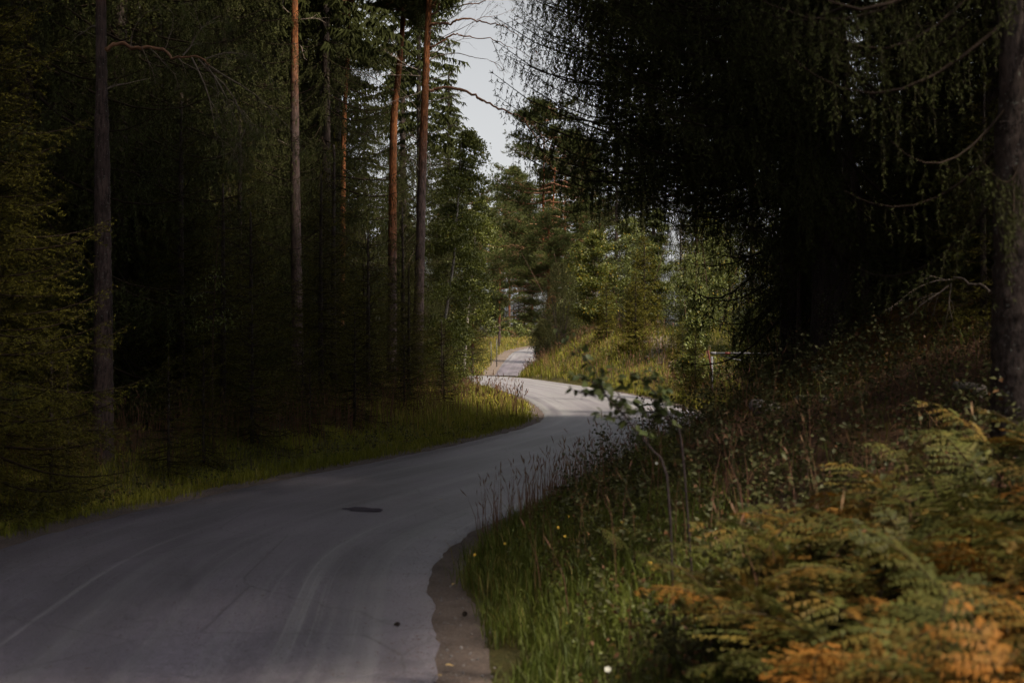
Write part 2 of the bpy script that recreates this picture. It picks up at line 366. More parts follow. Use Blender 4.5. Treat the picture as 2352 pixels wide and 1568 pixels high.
def strip(name, L, offs, zs, mat, wob=0.0, seed=1, vary=None):
    L = np.asarray(L); d = unit(np.gradient(L, axis=0)); nrm = np.stack([d[:, 1], -d[:, 0]], 1)
    s = np.concatenate([[0], np.cumsum(np.linalg.norm(np.diff(L, axis=0), axis=1))])
    o = np.tile(np.asarray(offs, float), (len(L), 1))
    for k, f in ((0, 1), (-1, 1)):
        o[:, k] += wob * 2 * (vnoise(s * 1.3 + seed * 17, s * 0 + k * 5.3) + .6 * vnoise(s * 4.1 + seed, s * 0 + k * 3.1) + .6 * vnoise(s * 6.3 + seed, s * 0 + k * 7.7))
    if len(offs) > 6:
        o[:, 1] = o[:, 0] + .05; o[:, -2] = o[:, -1] - .05
    P = L[:, None] + nrm[:, None] * o[..., None]
    Z = far_base(P[..., 1]) + np.asarray(zs)[None]
    V = np.concatenate([P, Z[..., None]], -1); n = len(offs)
    ii = (np.arange(len(L) - 1)[:, None] * n + np.arange(n - 1)[None]).ravel()
    T = np.concatenate([np.stack([ii, ii + 1, ii + n + 1], 1), np.stack([ii, ii + n + 1, ii + n], 1)])
    ruv = np.stack([o, np.tile(s[:, None], (1, n)), o * 0], -1)
    return fast_mesh(name, V.reshape(-1, 3), T, None, mat, True, ruv.reshape(-1, 3))
def resample(L, step):
    s = np.concatenate([[0], np.cumsum(np.linalg.norm(np.diff(L, axis=0), axis=1))]); q = np.arange(0, s[-1], step)
    return np.stack([np.interp(q, s, L[:, 0]), np.interp(q, s, L[:, 1])], 1)
ML = resample(MAIN, .15); FL = resample(FAR[12:], .6)
u = np.array([-HW - .06, -HW, -1.6, -1.0, -.4, 0, .4, 1.0, 1.6, HW, HW + .06])
zc = .034 + .03 * (1 - (u / HW) ** 2); zc[0] = zc[-1] = -.02; zc[1] = zc[-2] = .034
road = struct(obj('road', strip('road', ML, u, zc, M['asphalt'], .032, 2)))
fz = zc.copy() - .012
struct(obj('far_road', strip('far_road', FL, u, fz, M['asphalt'], .06, 3)))
SH = np.array([-.32, -.2, 0, .2, .40])
struct(obj('road_shoulder', strip('road_shoulder', ML, HW + .15 + SH, [.008, .012, .014, .012, .004], M['gravel'], .035, 4)))
struct(obj('road_shoulder', strip('road_shoulder', ML, -HW - .15 - SH[::-1], [.004, .012, .014, .012, .008], M['gravel'], .035, 5)))
struct(obj('road_shoulder', strip('road_shoulder', FL, -HW - .6 + np.array([-.9, -.5, 0, .4, .75]), [.0, .008, .01, .008, .004], M['track'], .12, 6)))
# forest track that climbs the far bank
TL = resample(TRACK, .5); d_ = unit(np.gradient(TL, axis=0)); n_ = np.stack([d_[:, 1], -d_[:, 0]], 1)
tv = []; offs = np.array([-.9, -.45, 0, .45, .9])
P_ = TL[:, None] + n_[:, None] * (offs[None] + .15 * np.random.default_rng(4).normal(size=(len(TL), 5)))[..., None]
Zt = land(P_[..., 0], P_[..., 1]) + .05
ii = (np.arange(len(TL) - 1)[:, None] * 5 + np.arange(4)[None]).ravel()
struct(obj('forest_track', fast_mesh('forest_track', np.concatenate([P_, Zt[..., None]], -1).reshape(-1, 3),
      np.concatenate([np.stack([ii, ii + 1, ii + 6], 1), np.stack([ii, ii + 6, ii + 5], 1)]), None, M['track'], True)))
# tar patches on the asphalt
def blob(cx, cy, rx, ry, z, seed):
    g = np.random.default_rng(seed); a = np.linspace(0, 2 * np.pi, 28, endpoint=False)
    r = 1 + .22 * np.sin(a * 2 + seed) + .12 * np.sin(a * 5 + 2 * seed) + .06 * g.normal(size=28)
    V = np.stack([cx + rx * r * np.cos(a), cy + ry * r * np.sin(a), np.full(28, z)], 1)
    V = np.concatenate([V, [[cx, cy, z + .002]]]); k = np.arange(28)
    return V, np.stack([k, (k + 1) % 28, np.full(28, 28)], 1)
for k, (cx, cy, rx, ry) in enumerate([(-1.72, 16.4, .22, .20)]):
    V, T = blob(cx, cy, rx, ry, .069, k + 3)
    obj('tar_patch', fast_mesh('tar_patch', V, T, None, M['tar']), road)

# ------------------------------------------------------------------ plant builders
def needles(P0, P1, tipf, spacing, nlen, nwid, rng, flat=.7):
    """bristle every twig with needle triangles"""
    L = np.linalg.norm(P1 - P0, axis=1); n = np.maximum((L / spacing + rng.random(len(L))).astype(int), 1)
    k = np.repeat(np.arange(len(L)), n); t = rng.random(len(k))
    ax = unit(P1 - P0)[k]; b = P0[k] + (P1 - P0)[k] * t[:, None]
    pr = rng.normal(size=(len(k), 3)); pr[:, 2] *= flat
    pr = unit(pr - ax * (pr * ax).sum(1, keepdims=True))
    d = unit(ax * .65 + pr * .8); ln = nlen * rng.uniform(.7, 1.15, len(k))
    w = ax * (nwid * .5)
    V = np.stack([b - w, b + w, b + d * ln[:, None]], 1).reshape(-1, 3)
    C = np.stack([np.clip(rng.normal(.45, .25, len(k)), 0, 1), np.clip(tipf[k] * rng.uniform(.2, 1, len(k)), 0, 1), np.zeros(len(k))], 1)
    return V, np.arange(len(V)).reshape(-1, 3), np.repeat(C, 3, 0)
def ribbons(P0, P1, w, rng, col):
    a = unit(P1 - P0); s = unit(np.cross(a, rng.normal(size=a.shape))) * (np.asarray(w).reshape(-1, 1) * .5)
    V = np.stack([P0 - s, P0 + s, P1], 1).reshape(-1, 3)
    return V, np.arange(len(V)).reshape(-1, 3), np.tile(col, (len(V), 1))

def spruce_branch(L, rng, kind, spacing, nlen, nwid, step=.085):
    """one limb along +x. kind 'young': flat upswept sprays; 'hang': curtains of hanging twigs"""
    n = 9; t = np.linspace(0, 1, n)
    sag = .10 if kind == 'young' else .30
    ax = np.stack([L * t * (1 - .04 * t), .05 * L * np.sin(t * 3 + rng.random() * 6), L * (-sag * np.sin(t * 2.2) + (.10 if kind == 'young' else .12) * t ** 3)], 1)
    segs0, segs1, tip = [ax[:-1]], [ax[1:]], [t[1:] ** 2 * .5]
    s = .10 if kind == 'young' else .35
    side = 1
    while s < L:
        f = s / L; p = np.array([np.interp(f, t, ax[:, i]) for i in range(3)]); side = -side
        if kind == 'young':
            l = min(.52 * (L - s) + .07, .62) * rng.uniform(.75, 1.12)
            a = R(rng.uniform(42, 60)) * side
            d = unit(np.array([math.cos(a), math.sin(a), rng.uniform(-.28, .08)])); q = np.linspace(0, 1, 4)
            tw = p + d * (l * q)[:, None] + np.array([0, 0, -1]) * (.22 * l * q ** 2)[:, None]
        else:
            l = min(.5 * (L - s) + .16, .75) * rng.uniform(.55, 1.15)
            a = R(rng.uniform(35, 80)) * side; q = np.linspace(0, 1, 5)
            hz = np.array([math.cos(a), math.sin(a), 0]) * l * .34
            tw = p + hz * (1 - (1 - q) ** 2.2)[:, None] + np.array([0, 0, -1]) * (l * (.15 * q + .85 * q ** 1.6))[:, None]
        segs0.append(tw[:-1]); segs1.append(tw[1:]); tip.append(np.linspace(.1, .9, len(tw) - 1))
        m = int(l / .062)
        for j in range(m):
            g = (j + .7) / (m + .5); pp = np.array([np.interp(g, q, tw[:, i]) for i in range(3)])
            l2 = (min(.42 * l * (1 - g) + .035, .17)) * rng.uniform(.7, 1.2)
            if kind == 'young':
                a2 = math.atan2(d[1], d[0]) + R(rng.uniform(35, 60)) * (1 if j % 2 else -1)
                d2 = unit(np.array([math.cos(a2), math.sin(a2), rng.uniform(-.4, .1)]))
            else:
                a2 = rng.uniform(0, 6.28); d2 = unit(np.array([.45 * math.cos(a2), .45 * math.sin(a2), -1]))
            segs0.append(pp[None]); segs1.append((pp + d2 * l2)[None]); tip.append(np.array([.75]))
        s += step * rng.uniform(.7, 1.3)
    P0, P1, tp = np.concatenate(segs0), np.concatenate(segs1), np.concatenate(tip)
    B = Buf()
    V, T = tube(ax, np.linspace(.006 + .007 * L, .003, n), 4); B.add(V, T, (.3, 0, 1))
    V, T, C = ribbons(P0, P1, np.full(len(P0), .010), rng, (.3, 0, .6)); B.add(V, T, C)
    B.add(*needles(P0, P1, tp, spacing, nlen, nwid, rng))
    return B.get() + (L,)
def assemble(buf, tmpl, pos, az, tilt, scale, rng, roll=.2):
    for i in range(len(pos)):
        V, T, C, L = tmpl[i]; k = scale[i] / L
        M3 = (rotz(np.array([az[i]]))[0] @ roty(np.array([tilt[i]]))[0])
        r = rng.normal(0, roll); Rx = np.array([[1, 0, 0], [0, math.cos(r), -math.sin(r)], [0, math.sin(r), math.cos(r)]])
        C2 = C.copy(); C2[:, 0] = np.clip(C2[:, 0] + rng.normal(0, .12), 0, 1)
        buf.add((V * k) @ (M3 @ Rx).T + pos[i], T, C2)
def spruce_mesh(name, H, Lmax, z0, z1, rng, kind, spacing, nlen, nwid, whorl, per, lens, mat, top=True, prof=.85, low=None, coarse_from=None):
    """crown between z0 and z1 of a tree of height H"""
    tm = {}
    for l in lens: tm[l] = [spruce_branch(l, rng, kind, spacing, nlen, nwid, .085 if kind == 'young' else .10) for _ in range(2)]
    B = Buf(); z = z0; ph = rng.random() * 6; pos, az, ti, sc, tt = [], [], [], [], []
    zc_ = coarse_from or z1
    while z < min(z1, zc_):
        f = z / H
        for k in range(per):
            L = Lmax * (1 - f) ** prof * rng.uniform(.72, 1.1) * (low(z) if low else 1)
            if L < .12: L = .12
            a = ph + k * 2 * np.pi / per + rng.normal(0, .25)
            bl = min(lens, key=lambda q: abs(q - L)); tt.append(tm[bl][rng.integers(2)])
            pos.append((0, 0, z + rng.uniform(-.12, .12) * whorl / .3)); az.append(a); sc.append(L)
            if kind == 'young': ti.append(-R(-6 + 48 * f ** 1.2 + rng.normal(0, 6)))
            else: ti.append(-R(-10 + 35 * f + rng.normal(0, 7)))
        z += whorl * rng.uniform(.75, 1.25); ph += 2.4
    assemble(B, tt, pos, az, ti, sc, rng)
    if top and kind == 'young':       # leader with this year's shoots
        for k in range(6):
            a = k * 1.05 + rng.random(); d = np.array([.45 * math.cos(a), .45 * math.sin(a), .9]) if k < 5 else np.array([0, 0, 1.])
            l = (.26 if k < 5 else .5); p = np.array([0, 0, H - .45 - (.02 if k < 5 else 0)])
            B.add(*needles(p[None], (p + d * l)[None], np.array([.8]), spacing * .5, nlen, nwid, rng))
    if coarse_from:                    # the crown high above the picture: same limbs, fewer and broader needles
        z = zc_
        while z < H - .3:
            f = z / H; L0 = Lmax * (1 - f) ** prof + .25
            for k in range(per):
                a = rng.uniform(0, 6.28); L = L0 * rng.uniform(.7, 1.1); m = max(int(L / .035), 8)
                q = rng.random(m) ** .7; base = np.stack([q * L * math.cos(a), q * L * math.sin(a), z - .25 * q * L + 0 * q], 1)
                sd = unit(rng.normal(size=(m, 3)) * [1, 1, .3]) * rng.uniform(.12, .34, m)[:, None]; sd[:, 2] -= .26
                V, T, C = ribbons(base, base + sd, np.full(m, .09), rng, (.4, .1, 0)); B.add(V, T, C)
            z += whorl
    return B.mesh(name, mat)
def trunk_mesh(name, P, r, mat, orange=(99, 100), n=14, step=.12, rough=.03, flare=.35, seed=1):
    """a trunk along polyline P with plated bark; tint.r turns orange between the given heights"""
    rng = np.random.default_rng(seed); P = np.asarray(P, float)
    L = np.linalg.norm(np.diff(P, axis=0), axis=1).sum(); m = max(int(L / step), 6)
    Q = spline(P, m); t = np.linspace(0, 1, m)
    rr = r * (1 - .72 * t ** 1.1) * (1 + flare * np.exp(-t * L / .35))
    V, T = tube(Q, rr, n, True, rough, rng)
    zz = V[:, 2] - P[0, 2]; C = np.stack([sstep(orange[0], orange[1], zz + rng.normal(0, .25, len(V))), zz * 0, zz * 0], 1)
    return fast_mesh(name, V, T, C, mat, False)
def twig_net(start, d, L, r, levels, rng, kids=4, spread=.8, droop=.1, n=5):
    """recursive bare twigs, 3-sided tubes; also returns the twig ends"""
    B = Buf(); ends = []
    def grow(p, d, L, r, lv):
        q = [p]; dd = d
        for k in range(n):
            dd = unit(dd + rng.normal(0, .16, 3) + np.array([0, 0, -droop])); q.append(q[-1] + dd * L / n)
        q = np.array(q); V, T = tube(q, np.linspace(r, r * .35, n + 1), 3 if lv < levels else 5); B.add(V, T)
        if lv == 0: ends.append((q[-2], q[-1])); return
        for k in range(kids):
            i = rng.integers(1, n + 1); s = unit(rng.normal(size=3)); e = unit(unit(q[i] - q[i - 1]) + s * spread)
            grow(q[i], e, L * rng.uniform(.35, .6), r * .5, lv - 1)
    grow(np.asarray(start, float), unit(np.asarray(d, float)), L, r, levels)
    return B, ends
def tufts(buf, P, D, rng, n=10, ln=.07, w=.006, tip=0.0):
    """pine needle tufts: n needles fanned about direction D at each point P"""
    k = np.repeat(np.arange(len(P)), n); d = unit(D[k] * .7 + rng.normal(size=(len(k), 3)) * .75)
    l = ln * rng.uniform(.7, 1.2, len(k)); s = unit(np.cross(d, rng.normal(size=d.shape))) * w * .5
    V = np.stack([P[k] - s, P[k] + s, P[k] + d * l[:, None]], 1).reshape(-1, 3)
    C = np.stack([np.clip(rng.normal(.5, .3, len(k)), 0, 1), np.clip(rng.normal(tip, .15, len(k)), 0, 1), np.zeros(len(k))], 1)
    buf.add(V, np.arange(len(V)).reshape(-1, 3), np.repeat(C, 3, 0))
def leaf_cards(buf, P, D, rng, ln=.05, wd=.035, yellow=.02, up=.5, fold=.25):
    """small folded leaves: four-triangle diamonds hung on their stalks"""
    n = len(P); l = ln * rng.uniform(.6, 1.2, n)[:, None]; w = wd * rng.uniform(.7, 1.15, n)[:, None]
    d = unit(D + rng.normal(size=(n, 3)) * .55); nr = unit(rng.normal(size=(n, 3)) * .8 + np.array([0, 0, up])); s = unit(np.cross(d, nr)); nr = np.cross(s, d)
    a = P; b = P + d * l * .45 + s * w * .5 + nr * w * fold; c = P + d * l; e = P + d * l * .45 - s * w * .5 + nr * w * fold
    V = np.stack([a, b, c, e], 1).reshape(-1, 3); i = np.arange(n)[:, None] * 4
    T = np.concatenate([i + [0, 1, 2], i + [0, 2, 3]])
    C = np.stack([np.clip(rng.normal(.5, .28, n), 0, 1), (rng.random(n) < yellow) * rng.uniform(.6, 1, n), np.zeros(n)], 1)
    buf.add(V, T, np.repeat(C, 4, 0))
def leafy_crown(name, H, z0, rad, rng, mat, nb=60, per=90, ln=.05, wd=.035, yellow=.02, shape='egg', droop=.35, lean=(0, 0)):
    """broadleaf crown: limbs leave a stem, twigs leave the limbs, leaves sit along the twigs; the stem is a separate mesh"""
    B = Buf(); W = Buf()
    for i in range(nb):
        f = rng.random() ** .8; z = z0 + (H - z0) * f
        prof = {'egg': math.sin(math.pi * min(f * .85 + .12, 1)) ** .7, 'cone': (1 - f) ** .8 + .12, 'dome': (1 - f ** 2) ** .5 + .1}[shape]
        L = rad * prof * rng.uniform(.55, 1.12); a = rng.uniform(0, 6.28)
        p0 = np.array([lean[0] * z / H, lean[1] * z / H, z - .3 * L]); e = p0 + np.array([math.cos(a) * L, math.sin(a) * L, L * rng.uniform(.1, .6)])
        t = np.linspace(0, 1, 5)[:, None]; q = p0 + (e - p0) * t + np.array([0, 0, -1]) * droop * L * t ** 2
        V, T = tube(q, np.linspace(.012 + .004 * L, .003, 5), 3); W.add(V, T)
        m = max(int(per * (.35 + .65 * L / rad)), 6); f2 = rng.uniform(.2, 1, m); base = np.stack([np.interp(f2, t[:, 0], q[:, k]) for k in range(3)], 1)
        off = unit(rng.normal(size=(m, 3)) * [1, 1, .7]) * (rng.random(m) ** .6 * .30 * (.5 + .5 * L))[:, None]
        off[:, 2] -= droop * .25 * rng.random(m)
        P = base + off
        leaf_cards(B, P, unit(off + np.array([0, 0, -.4])) , rng, ln, wd, yellow)
    return B.mesh(name, mat), W.mesh(name + '_limbs', M['darktwig'])

# ------------------------------------------------------------------ tree prototypes (meshes shared by every copy)
rg = np.random.default_rng(11)
PROTO = {}
for k, (H, Lm) in enumerate([(8.0, 2.1), (6.4, 1.75), (4.6, 1.35)]):
    PROTO['young%d' % k] = (spruce_mesh('young_spruce_crown', H, Lm, .25, H - .35, rg, 'young', .024, .037, .0135, .25, 6, (.3, .6, 1.0, 1.5, 2.0)[:5 - k], M['spruce']),
                            trunk_mesh('young_spruce_trunk', [(0, 0, -.2), (.02, .01, H * .5), (0, 0, H - .3)], .012 * H + .01, M['sprucebark'], (99, 100), 8, .3, .04, .3, k), H)
PROTO['sapling'] = (spruce_mesh('small_spruce_crown', 2.4, .85, .10, 2.1, rg, 'young', .017, .030, .0105, .16, 6, (.2, .4, .7, .9), M['spruce']),
                    trunk_mesh('small_spruce_trunk', [(0, 0, -.1), (0, 0, 1.2), (0, 0, 2.2)], .03, M['sprucebark'], (99, 100), 6, .3, .03, .2, 9), 2.4)
PROTO['bushy'] = (spruce_mesh('bushy_spruce_crown', 3.4, 1.15, .06, 3.1, rg, 'young', .030, .060, .030, .17, 6, (.3, .6, 1.1), M['spruce']),
                  trunk_mesh('bushy_spruce_trunk', [(0, 0, -.1), (0, 0, 1.7), (0, 0, 3.1)], .04, M['sprucebark'], (99, 100), 6, .3, .03, .2, 10), 3.4)
PROTO['tall0'] = (spruce_mesh('tall_spruce_crown', 22, 3.4, .7, 21, rg, 'hang', .044, .056, .024, .46, 6, (1.6, 2.6, 3.4), M['spruce_deep'], False, .55, None, 11.0),
                  trunk_mesh('tall_spruce_trunk', [(0, 0, -.3), (.05, 0, 8), (0, .05, 21.5)], .20, M['sprucebark'], (99, 100), 12, .35, .03, .4, 21), 22)
PROTO['tall1'] = (spruce_mesh('tall_spruce_crown', 20, 3.0, 1.2, 19, rg, 'hang', .070, .070, .030, .46, 6, (1.4, 2.2, 3.0), M['spruce_deep'], False, .5, None, 11.0),
                  trunk_mesh('tall_spruce_trunk', [(0, 0, -.3), (-.05, .05, 7), (0, 0, 19.5)], .17, M['sprucebark'], (99, 100), 12, .35, .03, .4, 22), 20)
PROTO['curtain'] = (spruce_mesh('curtain_spruce_crown', 23, 5.4, 1.6, 22, rg, 'hang', .050, .047, .019, .46, 4, (1.8, 2.8, 3.8, 4.8), M['spruce_deep'], False, .45,
                                lambda z: float(np.interp(z, [0, 1.5, 2.6, 4.2, 6.5, 23], [.35, .40, .52, .82, 1.0, 1.0])), 9.0),
                    trunk_mesh('curtain_spruce_trunk', [(0, 0, -.3), (0, 0, 8), (0, 0, 22.5)], .22, M['sprucebark'], (99, 100), 12, .35, .03, .4, 23), 23)

def pine_crown(name, z0, z1, rad, rng, nb=46, seed_tip=.05, dense=1.0, ln=.085, w=.010):
    B = Buf(); W = Buf()
    for i in range(nb):
        f = rng.random(); z = z0 + (z1 - z0) * f; a = rng.uniform(0, 6.28)
        L = rad * (math.sin(math.pi * (.12 + .80 * f)) ** .8) * rng.uniform(.55, 1.1)
        t = np.linspace(0, 1, 6)[:, None]; e = np.array([math.cos(a) * L, math.sin(a) * L, L * rng.uniform(-.05, .45)])
        q = np.array([0, 0, z]) + e * t + np.array([0, 0, -1]) * .18 * L * np.sin(t * 2.5)
        V, T = tube(q, np.linspace(.02 + .012 * L, .006, 6), 4); W.add(V, T)
        m = int((16 + 26 * L) * dense); f2 = rng.uniform(.35, 1, m) ** .7
        base = np.stack([np.interp(f2, t[:, 0], q[:, k]) for k in range(3)], 1)
        off = rng.normal(size=(m, 3)) * [.30, .30, .14] * (.4 + .25 * L) + np.array([0, 0, .10])
        P = base + off
        tufts(B, P, unit(off + np.array([0, 0, .4])), rng, 10, ln, w, seed_tip)
        V, T, C = ribbons(base, P, np.full(m, .012), rng, (.4, 0, 0)); W.add(V, T)
    return B.mesh(name, M['pine']), W.mesh(name + '_limbs', M['branch'])
PINE_TOP = pine_crown('pine_crown', 12.8, 19, 4.2, np.random.default_rng(5), 60, .05, .9, .24, .055)
PINE_FAR = [pine_crown('pine_crown', 5.2, 18.2, 4.0, np.random.default_rng(31), 75, .06, 1.5, .21, .042), pine_crown('pine_crown', 3.4, 14.5, 3.6, np.random.default_rng(32), 75, .10, 1.5, .20, .040)]

def plant(proto, name, x, y, label, cat='spruce tree', group=None, s=1.0, rz=None, sz=None, dz=0.0):
    me_c, me_t, H = PROTO[proto]
    o = thing(name, label, cat, (x, y, gz(x, y) - .03 + dz), RNG.uniform(0, 6.28) if rz is None else rz, s, group)
    if sz: o.scale = (s, s, sz)
    obj('crown', me_c, o); obj('trunk', me_t, o)
    return o

# ------------------------------------------------------------------ left side: named trees
plant('young0', 'spruce_tree', -6.2, 16.2, 'bushy yellow-green spruce filling the left edge beside the nearest pine trunk', s=1.12, rz=.4)
plant('young1', 'spruce_tree', -6.0, 25.8, 'young spruce with upturned tips right of the nearest pine trunk', s=.98, rz=1.7)
plant('young0', 'spruce_tree', -8.2, 22.5, 'spruce standing behind the nearest pine trunk, its sprays showing on both sides', s=1.0, rz=3.0)
plant('young2', 'spruce_tree', -5.0, 27.2, 'shorter dark spruce left of the second pine trunk', s=.95, rz=.9)
plant('young1', 'spruce_tree', -6.4, 33.5, 'dark spruce directly behind the second pine trunk', s=1.1, rz=2.2)
plant('young2', 'spruce_tree', -3.75, 36.0, 'low dark spruce at the foot of the thin red trunk', s=.85, rz=.2)
plant('young1', 'spruce_tree', -2.65, 36.5, 'dark spruce below the leaning double pines beside the inner curve', s=.62, rz=4.2)
plant('sapling', 'small_spruce', -4.75, 21.9, 'small spruce in the dry grass right of the nearest pine trunk', 'small spruce', s=.85, rz=.4)
plant('sapling', 'small_spruce', -4.15, 28.2, 'small spruce at the grassy verge right of the second pine trunk', 'small spruce', s=.8, rz=2.0)
plant('sapling', 'small_spruce', -5.75, 18.4, 'small spruce hugging the verge left of the nearest pine trunk', 'small spruce', s=.8, rz=3.3)
plant('tall0', 'spruce_tree', -5.6, 42.5, 'tall dark spruce with drooping sprays between the second pine and the leaning pines', s=.95, rz=.3)
plant('tall1', 'spruce_tree', -8.4, 36, 'tall black spruce deep behind the second pine trunk', s=1.0, rz=2.3)
plant('tall0', 'spruce_tree', -6.4, 51.5, 'tall dark spruce behind the leaning double pines', s=1.1, rz=.2)
plant('tall0', 'spruce_tree', -5.2, 68, 'tall spruce far back between the leaning pines and the glossy birch', s=1.15, rz=1.9)
plant('tall0', 'spruce_tree', -7.4, 29.4, 'tall black spruce rising between the nearest and the second pine trunks', s=.95, rz=.9)
plant('tall0', 'spruce_tree', -8.6, 25.0, 'tall black spruce deep behind the nearest pine trunk', s=1.3, rz=2.9)
plant('tall0', 'spruce_tree', -3.9, 59.5, 'tall spruce with hanging fringes behind the glossy birch, against the sky', s=.92, rz=1.0)
plant('tall0', 'spruce_tree', -2.9, 64.5, 'spruce whose lowest fringed limb hangs over the far bend of the road', s=.66, rz=4.4)

ORD = ['first', 'second', 'third', 'fourth', 'fifth', 'sixth', 'seventh', 'last']
for k, (x, y, p_, q_) in enumerate([(-5.7, 17.6, 'sapling', .95), (-4.95, 20.5, 'sapling', .8), (-4.35, 23.8, 'sapling', 1.1), (-3.75, 26.4, 'sapling', .75), (-3.25, 29.4, 'sapling', 1.1), (-2.5, 33, 'sapling', .9), (-1.75, 36.6, 'sapling', .7), (-2.0, 40.5, 'sapling', 1.1),
        (-5.0, 24.6, 'young1', .72), (-4.1, 30.6, 'young1', .85), (-3.4, 33.6, 'young2', 1.0), (-3.1, 40.2, 'young1', .9), (-7.0, 19.3, 'young1', 1.0), (-4.4, 35.2, 'young1', 1.05), (-7.3, 17.6, 'young0', .8)]):
    plant(p_, 'small_spruce' if p_ == 'sapling' else 'spruce_tree', x, y, ('little spruce on the left verge, %s in the row from the camera' % ORD[k]) if p_ == 'sapling' else ('half-grown spruce edging the left verge, %s of its size counted from the camera' % ORD[{8: 2, 9: 3, 10: 4, 11: 6, 12: 1, 13: 5, 14: 0}[k]]), 'spruce tree', 'little spruces along the left verge' if p_ == 'sapling' else 'half-grown spruces along the left verge', s=q_, rz=k * 1.7)
# pines with bare trunks
def pine(label, x, y, P, r, orange, seed, name='pine_tree', top=1.0, H=18.5, bark='pinebark'):
    z0 = gz(x, y) - .1; o = thing(name, label, 'pine tree', (x, y, z0))
    pts = [(a - x, b - y, c - z0) for a, b, c in P]
    e = np.array(pts[-1]); d = unit(np.array(pts[-1]) - np.array(pts[-2])); ext = e + d * max(H - e[2], .5)
    obj('trunk', trunk_mesh('pine_trunk', [(pts[0][0], pts[0][1], -.15)] + pts[1:] + [tuple(ext)], r, M[bark], orange, 24, .09, .05, .3, seed), o)
    if top:
        obj('crown', PINE_TOP[0], o, (ext[0], ext[1], ext[2] - 19), (0, 0, x), (top, top, 1)); obj('limbs', PINE_TOP[1], o, (ext[0], ext[1], ext[2] - 19), (0, 0, x), (top, top, 1))
    return o, z0
def limb(o, pts, r0, r1, mat='branch', n=14, sides=6, rough=.05, name='branch'):
    n *= 2; q = spline(np.array(pts) - np.array(o.location), n); gl = np.random.default_rng(int(abs(q[0][2]) * 1000)); q[1:] += gl.normal(0, .45 * r0, (n - 1, 3)) + .9 * r0 * np.sin(np.linspace(0, 17, n - 1) + gl.uniform(0, 6, (3, 1))).T
    V, T = tube(q, np.linspace(r0, r1, n) * gl.uniform(.85, 1.15, n), sides, True, rough)
    return obj(name, fast_mesh(name, V, T, None, M[mat], True), o)
def twigs(o, start, d, L, r, levels, seed, kids=4, mat='twig', droop=.1, spread=.8, name='dead_branch', needle=0):
    g = np.random.default_rng(seed)
    B, ends = twig_net(np.asarray(start, float) - np.array(o.location), d, L, r, levels, g, kids, spread, droop)
    w = obj(name, B.mesh(name, M[mat]), o)
    if needle:
        N = Buf(); e = np.array(ends); tufts(N, np.repeat(e[:, 1], needle, 0) + g.normal(0, .03, (len(e) * needle, 3)), np.repeat(unit(e[:, 1] - e[:, 0]), needle, 0), g, 9, .055, .005, .1)
        obj('needles', N.mesh('needles', M['pine']), w)
    return w

D = 20.4
p1, z = pine('nearest pine with a grey-brown scaly trunk on the left verge', -5.86, D, [px(237, 1105, D), px(237, 700, D), px(234, 300, D), px(232, -10, D)], .15, (6.6, 8.4), 1, top=.9)
limb(p1, [px(243, 112, D), px(262, 106, D), px(300, 105, D), px(345, 112, D), px(390, 126, D - .2), px(440, 132, D - .3), px(478, 150, D - .4)], .034, .012)
for k, (a, b, L) in enumerate([((440, 132), (.5, -.1, -.5), 1.2), ((455, 136), (.9, 0, -.6), 1.3), ((470, 145), (.6, .1, -.9), 1.1), ((420, 128), (.3, .1, .6), .8), ((478, 150), (1, 0, -.75), 1.3), ((462, 140), (.8, 0, .35), .9)]):
    twigs(p1, px(a[0], a[1], D - .3), b, L, .012, 3, 40 + k, 4, 'twig', .12, .7, 'twig_spray', 3)
for k, (a, b_) in enumerate([((300, 105), (.3, -.2, .8)), ((345, 112), (.5, .1, -.8)), ((375, 120), (.4, -.1, .9)), ((405, 128), (.6, .1, -.7)), ((325, 108), (.2, .2, -.6))]):
    twigs(p1, px(a[0], a[1], D - .1), b_, .55, .009, 2, 160 + k, 3, 'twig', .1, .7, 'twig_spray', 3)
for k, (a, b_) in enumerate([((260, 60), (1, 0, .2)), ((275, 85), (1, .1, .5))]): twigs(p1, px(225 + k * 20, a[1] + 120 * k, D), b_ if k else (-1, 0, .2), .5, .012, 1, 170 + k, 3)
twigs(p1, px(250, 200, D), (1, 0, .2), .22, .008, 0, 61); twigs(p1, px(250, 430, D), (.7, -.5, .3), .12, .008, 0, 62)
D = 38.0
p2, z = pine('straight pine with a rust-orange upper trunk, second from the left', -5.72, D, [px(686, 955, D), px(682, 700, D), px(677, 300, D), px(677, -10, D)], .175, (7.6, 10.2), 2, top=.4)
twigs(p2, px(664, 30, D), (-.55, 0, .8), .75, .014, 1, 63, 2); twigs(p2, px(690, 45, D), (.8, 0, .35), .7, .014, 1, 64, 3)
twigs(p2, px(690, 105, D), (.5, -.3, -.6), .4, .012, 1, 65, 2); twigs(p2, px(668, 340, D), (-.5, -.2, .7), .45, .012, 0, 66)
D = 45.0
p3, z = pine('leaning pine whose long limbs arch right over the road', -2.98, D, [px(958, 900, D), px(962, 700, D), px(972, 330, D), px(986, -10, D)], .185, (6.6, 9.5), 3, top=.36)
limb(p3, [px(980, 206, D), px(1010, 203, D), px(1050, 207, D), px(1095, 222, D), px(1140, 243, D), px(1180, 264, D), px(1207, 283, D), px(1232, 318, D), px(1252, 358, D), px(1268, 400, D)], .052, .012, 'branch', 26)
limb(p3, [px(1197, 278, D), px(1220, 283, D + .2), px(1240, 305, D + .3), px(1255, 335, D + .4), px(1290, 352, D + .6)], .022, .006)
limb(p3, [px(984, 62, D), px(1010, 55, D - .2), px(1050, 48, D - .3), px(1095, 46, D - .3), px(1150, 60, D - .4), px(1215, 105, D - .5)], .045, .010, 'branch', 20)
